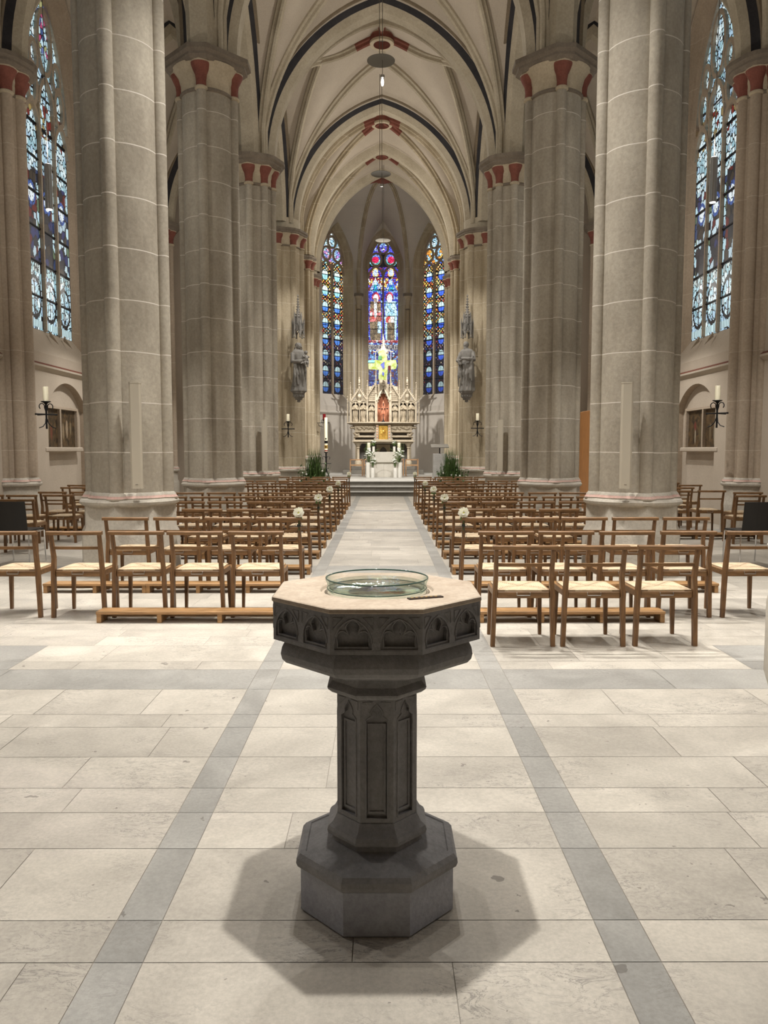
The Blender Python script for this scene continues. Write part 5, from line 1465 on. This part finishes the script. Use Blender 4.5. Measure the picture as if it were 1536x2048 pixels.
# ------------------------------------------------------------------ altar, candles, vases, bouquets
def altar():
    e = empty('altar', (.07, 30.1, .5)); tag(e, 'block-shaped pale limestone altar table in the sanctuary', 'altar')
    MB().box((0, 0, .775), (1.36, .8, .40), 0, 0, .006).build('top_block', ALTAR, e)
    for s in (-1, 1): MB().box((s * .272, 0, .2855), (.54, .7, .571), 0, 0, .004).build('base_block', ALTAR, e)
altar()
def vase(x, y, z, r, h, label, group):
    e = empty('vase', (x, y, z)); tag(e, label, 'vase', group)
    MB().lathe([(r * .96, 0), (r, .01), (r, h), (r * .86, h), (r * .86, h * .6), (.001, h * .6)], 20, caps=True).build('body', WHITE, e, 40)
def bouquet(x, y, z, r, label, seed, sprays=0, group=None):
    rn = random.Random(seed); e = empty('bouquet', (x, y, z)); tag(e, label, 'bouquet', group)
    st = MB(); lf = MB(); bl = []
    for k in range(13):
        a = k * 2.4; p = Vector((r * .8 * cos(a) * rn.uniform(.3, 1), r * .7 * sin(a) * rn.uniform(.3, 1), r * rn.uniform(.2, 1.3)))
        st.tube([(0, 0, -r * 1.2), p * .5 + Vector((0, 0, -.02)), p], .006, 5); bl.append(p)
    st.build('stem', LEAF, e)
    for k in range(60):
        d = Vector((rn.gauss(0, 1), rn.gauss(0, 1), rn.gauss(.1, .9))).normalized(); p = d * r * rn.uniform(.5, 1.15) + Vector((0, 0, r * .5)); w = d.cross(Vector((rn.random(), rn.random(), 1))).normalized() * r * .14; q = p + d * r * .38
        lf.add([p, (p + q) / 2 + w, q, (p + q) / 2 - w], [(0, 1, 2, 3)])
    lf.build('leaves', LEAF2, e, fix=False)
    for p in bl:
        b = MB(); rr = r * rn.uniform(.24, .40)
        for q in range(3): b.lathe([(rr * .2, 0), (rr * (1 - .25 * q), rr * .35 + q * rr * .1), (rr * (.85 - .3 * q), rr * .6 + q * rr * .1)], 9, tuple(p), caps=False, mod=lambda a, z: 1 + .12 * sin(5 * a + q))
        b.ball(tuple(p + Vector((0, 0, rr * .4))), rr * .45, 7, 5); b.build('blossom', CANVAS_W, e, 60)
    for k in range(sprays):
        s = -1 if x < 0 else 1; b = MB(); a = rn.uniform(-.2, .2)
        b.tube([(0, 0, 0), (s * .12 + a * .3, -.05, .35), (s * .12 * (k % 2 * 2 - 1) + a * .3, -.08, .55), (s * .2 * (k % 2 * 2 - 1) + a * .4, -.1, .60)], [.006, .005, .004, .002], 5); b.build('grass_spray', LEAF2, e)
for s, sd in ((-1, 'Easter-candle side'), (1, 'lectern side')):
    x = .07 + s * .585
    candle('altar_candle', (x, 29.95, 1.475 + .16), .062, .20, f'thick cream candle on the altar, {sd}', 'altar candles')
    e = empty('candle_holder', (x, 29.95, 1.476)); tag(e, f'white cylindrical candle holder on the altar, {sd}', 'candle holder', 'altar candle holders')
    MB().lathe([(.072, 0), (.075, .006), (.075, .15), (.07, .158)], 20).build('body', WHITE, e, 40)
    vase(.07 + s * .40, 29.9, 1.476, .05, .21, f'small white vase on the altar, {sd}', 'small altar vases')
    bouquet(.07 + s * .40, 29.9, 1.476 + .30, .10, f'little bouquet of white blossoms on the altar, {sd}', 11 + s, 0, 'small altar bouquets')
    vase(.07 + s * .60, 29.45, .5, .10, .58, f'tall white floor vase before the altar, {sd}', 'floor vases')
    vase(.07 + s * .43, 29.30, .5, .08, .38, f'short white floor vase before the altar, {sd}', 'floor vases')
    bouquet(.07 + s * .58, 29.45, .5 + .74, .19, f'large white and green bouquet in the tall floor vase, {sd}', 21 + s, 5, 'floor bouquets')
    bouquet(.07 + s * .42, 29.28, .5 + .52, .13, f'white and green bouquet in the short floor vase, {sd}', 31 + s, 3, 'floor bouquets')
# celebrants' chairs
def sanct_chair():
    e = empty('sanctuary_chair')
    for sx in (-1, 1):
        for y, n in ((-.2, 'front_leg'), (.2, 'back_leg')): MB().bar((sx * .24, y, 0), (sx * .24, y, .66 if y > 0 or True else .44), .036, .036).build(n, WOODL, e)
        MB().box((sx * .24, 0, .675), (.04, .46, .03), 0, 0, .004).build('armrest', WOODL, e)
    MB().box((0, 0, .44), (.46, .44, .05), 0, 0, .004).build('seat', RUSH if False else WOODL, e)
    MB().box((0, -.2, .655), (.48, .025, .04), 0, 0, .004).build('front_rail', WOODL, e) if False else None
    MB().box((0, .2, .655), (.5, .03, .045), 0, 0, .004).build('backrest', WOODL, e)
    return e
ch = sanct_chair(); first = True
for x, y, lab in ((-1.04, 31.2, 'light oak armchair behind the altar, Easter-candle side, outer one'), (-.50, 31.72, 'light oak armchair half hidden by the altar, Easter-candle side'), (1.20, 31.2, 'light oak armchair behind the altar, lectern side, outer one'), (.63, 31.72, 'light oak armchair half hidden by the altar, lectern side')):
    o = ch if first else copy_tree(ch); first = False; o.location = (x, y, .5); tag(o, lab, 'chair', 'light oak chairs behind the altar')
# white flowers lying at the sanctuary edge are tied to the last chairs (built above)
def lectern():
    e = empty('lectern', (2.03, 27.2, .5)); tag(e, 'grey stone lectern block with a slanted metal book rest', 'lectern')
    MB().box((0, 0, .46), (.47, .38, .92), 0, 0, .006).build('block', LECT, e)
    MB().box((0, 0, .925), (.12, .12, .012)).build('foot_plate', IRON, e); MB().tube([(0, 0, .92), (0, 0, 1.13)], .02, 8).build('post', IRON, e)
    MB().box((0, -.0, 1.19), (.62, .42, .025), 0, 0, .004, R_(16)).build('book_rest', STEPD, e)
lectern()
def paschal():
    e = empty('candle_stand', (-2.03, 28.0, .5)); tag(e, 'tall black wrought-iron stand carrying the Easter candle', 'candle stand')
    MB().tube([(0, 0, .25), (0, 0, .96)], .03, 8).build('stem', IRON, e)
    for k in range(4):
        a = k * pi / 2 + pi / 4; MB().tube([(.01 * cos(a), .01 * sin(a), .42), (.07 * cos(a), .07 * sin(a), .22), (.19 * cos(a), .19 * sin(a), .02), (.23 * cos(a), .23 * sin(a), .0)], .014, 6).build('leg', IRON, e)
    for s in (-1, 1):
        MB().tube([(0, 0, .56), (s * .18, 0, .56)], .012, 6).build('arm', IRON, e)
        MB().tube([(s * .01, 0, .70)] + [(s * (.08 + .055 * cos(t)), 0, .76 + .06 * sin(t)) for t in [pi - k * .6 for k in range(8)]], .010, 6).build('scroll', IRON, e)
    MB().lathe([(.02, .93), (.07, .96), (.075, .985)], 14).build('drip_pan', IRON, e)
    e = empty('easter_candle', (-2.03, 28.0, 1.485)); tag(e, 'tall cream Easter candle with dark and coloured wax decoration', 'candle')
    MB().lathe([(.058, 0), (.058, 1.22), (.05, 1.235), (.01, 1.23)], 20).build('body', WAX, e, 40)
    MB().lathe([(.0595, .02), (.0595, .06)], 20, caps=False).build('red_band', REDGL, e)
    MB().lathe([(.060, .30), (.060, .40)], 20, caps=False).build('dark_band', IRON, e); MB().lathe([(.0595, .12), (.0595, .24)], 20, caps=False).build('gold_band', GOLD, e)
    b = MB(); b.box((0, -.061, .47), (.05, .006, .05)); b.box((0, -.063, .18), (.05, .006, .05)); b.build('wax_emblem', RIBBON, e)
    e = empty('sanctuary_lamp', (-2.24, 30.0, 2.60)); tag(e, 'small red glass sanctuary lamp on an iron wall bracket', 'lamp')
    MB().lathe([(.05, .12), (.06, .14), (.06, .34), (.052, .34), (.05, .15)], 14).build('glass', REDGL, e, 40)
    MB().lathe([(.03, .06), (.065, .11), (.065, .125)], 12).build('holder', IRON, e)
    MB().tube([(-.28, .12, .0), (0, 0, .0), (.22, 0, 0)], .011, 6).build('arm', IRON, e)
    for s in (-1, 1): MB().tube([(s * (.01), 0, .0)] + [(s * (.07 + .05 * cos(t)), 0, .06 + .055 * sin(t)) for t in [pi - k * .6 for k in range(8)]], .008, 5).build('scroll', IRON, e)
    MB().tube([(-.26, .1, 0), (-.2, .05, -.12), (-.05, 0, -.17)], .009, 5).build('brace', IRON, e)
paschal()
def plant(x, y, s, label):
    rn = random.Random(5 + s); e = empty('plant_arrangement', (x, y, 0)); tag(e, label, 'plant arrangement')
    MB().box((0, 0, .24), (.95, .36, .48), 0, 0, .01).build('planter', COTTA, e)
    b = MB()
    for k in range(420):
        px, py = rn.gauss(s * -.08, .16), rn.gauss(0, .06); h = rn.uniform(.45, 1.25) * (1.0 if abs(px) < .25 else .62); a = rn.uniform(0, 2 * pi); l = rn.uniform(.05, .24)
        p0 = Vector((px, py, .46)); p1 = p0 + Vector((l * .3 * cos(a), l * .3 * sin(a), h * .6)); p2 = p0 + Vector((l * cos(a), l * sin(a), h)); w = Vector((-sin(a), cos(a), 0)) * .009
        b.add([p0 - w, p0 + w, p1 + w * .8, p1 - w * .8, p2], [(0, 1, 2, 3), (3, 2, 4)])
    b.build('grass_blades', LEAF, e, fix=False)
    b = MB()
    for k in range(900):
        px, py, pz = max(-.46, min(.46, rn.gauss(0, .22))), rn.gauss(0, .12), .48 + abs(rn.gauss(0, .2)); d = Vector((rn.gauss(0, 1), rn.gauss(0, 1), rn.gauss(.4, .8))).normalized(); p = Vector((px, py, pz)); q = p + d * .10; w = d.cross(Vector((.3, .2, 1))).normalized() * .022
        b.add([p, (p + q) / 2 + w, q, (p + q) / 2 - w], [(0, 1, 2, 3)])
    b.build('foliage', LEAF, e, fix=False)
    for k in range(7):
        b = MB(); b.ball((rn.uniform(-.4, .4), rn.uniform(-.2, -.1), rn.uniform(.6, 1.1)), .028, 8, 6); b.build('blossom', CANVAS_W, e, 60)
plant(-2.14, 23.75, -1, 'grassy green plant arrangement before the pier of the mother-and-child statue')
plant(2.18, 23.75, 1, 'grassy green plant arrangement before the pier of the bearded statue')

# ------------------------------------------------------------------ light
def spot(name, loc, target, power, ang=80, blend=.5, size=.08, col=(1, .95, .86)):
    l = bpy.data.lights.new(name, 'SPOT'); l.energy = power; l.spot_size = R_(ang); l.spot_blend = blend; l.shadow_soft_size = size; l.color = col
    o = bpy.data.objects.new(name, l); COL.objects.link(o); o.location = loc
    o.rotation_euler = (Vector(target) - Vector(loc)).to_track_quat('-Z', 'Y').to_euler(); return o
def point(name, loc, power, size=.15, col=(1, .94, .84)):
    l = bpy.data.lights.new(name, 'POINT'); l.energy = power; l.shadow_soft_size = size; l.color = col
    o = bpy.data.objects.new(name, l); COL.objects.link(o); o.location = loc; return o
WARM = (1, .95, .88); NEUT = (1, .97, .925)
# lamp ring high above the font
spot('font_spot', (-.03, 2.58, 3.08), (-.03, 2.6, 0), 228, 150, .5, .025, NEUT)
spot('font_spot', (.0, 4.0, 9.5), (0, 3.4, 0), 240, 95, .6, .05, NEUT)
for s in (-1, 1): spot('font_spot', (s * 1.15, 2.7, 9.5), (s * .3, 2.9, 0), 240, 85, 1, .05, NEUT)
for y, p in ((8.8, 1500), (16.5, 1500), (22.9, 1300)):
    for s in (-1, 1): spot('nave_downlight', (s * .35, y, 9.4), (s * 1.5, y - .1, 0), p * {8.8: 1.2, 16.5: 1.05, 22.9: .8}[y], 88, 1, .05, NEUT)
for y in (3.2, 9.6, 16.5, 22.9): point('nave_uplight', (0, y + .3, 9.75), 88, .12, WARM)
for s in (-1, 1):
    for x, y in ((1.7, 6.6), (3.1, 7.2)): spot('seating_spot', (s * x, y, 6.6), (s * x, y + .1, 0), 620, 66, .8, .035, NEUT)
    for y in (5.0, 12.0, 17.3, 22.3):
        spot('aisle_downlight', (s * 5.02, y, 5.12), (s * 5.0, y, 0), 330, 120, .7, .05, NEUT)
        point('aisle_uplight', (s * 5.02, y, 6.1), 50, .08, WARM)
# sanctuary spots
for s in (-1, 1):
    spot('sanctuary_spot', (s * 2.1, 26.6, 8.6), (AX, 34, 2.1), 1450, 38, .8, .05, NEUT)
    spot('sanctuary_spot', (s * 1.6, 24.0, 9.2), (s * .3, 29.5, .6), 2100, 50, .6, .05, NEUT)
    spot('statue_spot', (s * .9, 20.4, 9.0), (s * 2.7, 24.8, 4.0), 450, 40, .6, .05, WARM)
    spot('apse_wall_spot', (s * 2.0, 31.0, 8.0), (s * -2.2, 36.8, 3.0), 1500, 60, .6, .05, NEUT)
point('sanctuary_uplight', (0, 27.5, 9.0), 150, .1, WARM); point('sanctuary_uplight', (0, 30.2, 8.8), 50, .1, WARM)

w = bpy.data.worlds.new('world'); SC.world = w; w.use_nodes = True
w.node_tree.nodes['Background'].inputs[0].default_value = (.55, .68, .9, 1); w.node_tree.nodes['Background'].inputs[1].default_value = .6
SC.view_settings.view_transform = 'Standard'; SC.view_settings.look = 'None'; SC.view_settings.exposure = 0.3; SC.view_settings.gamma = 1
SC.view_settings.use_curve_mapping = False
SC.cycles.use_denoising = True
SC.cycles.max_bounces = 10; SC.cycles.diffuse_bounces = 5; SC.cycles.sample_clamp_indirect = 8; SC.cycles.caustics_refractive = True
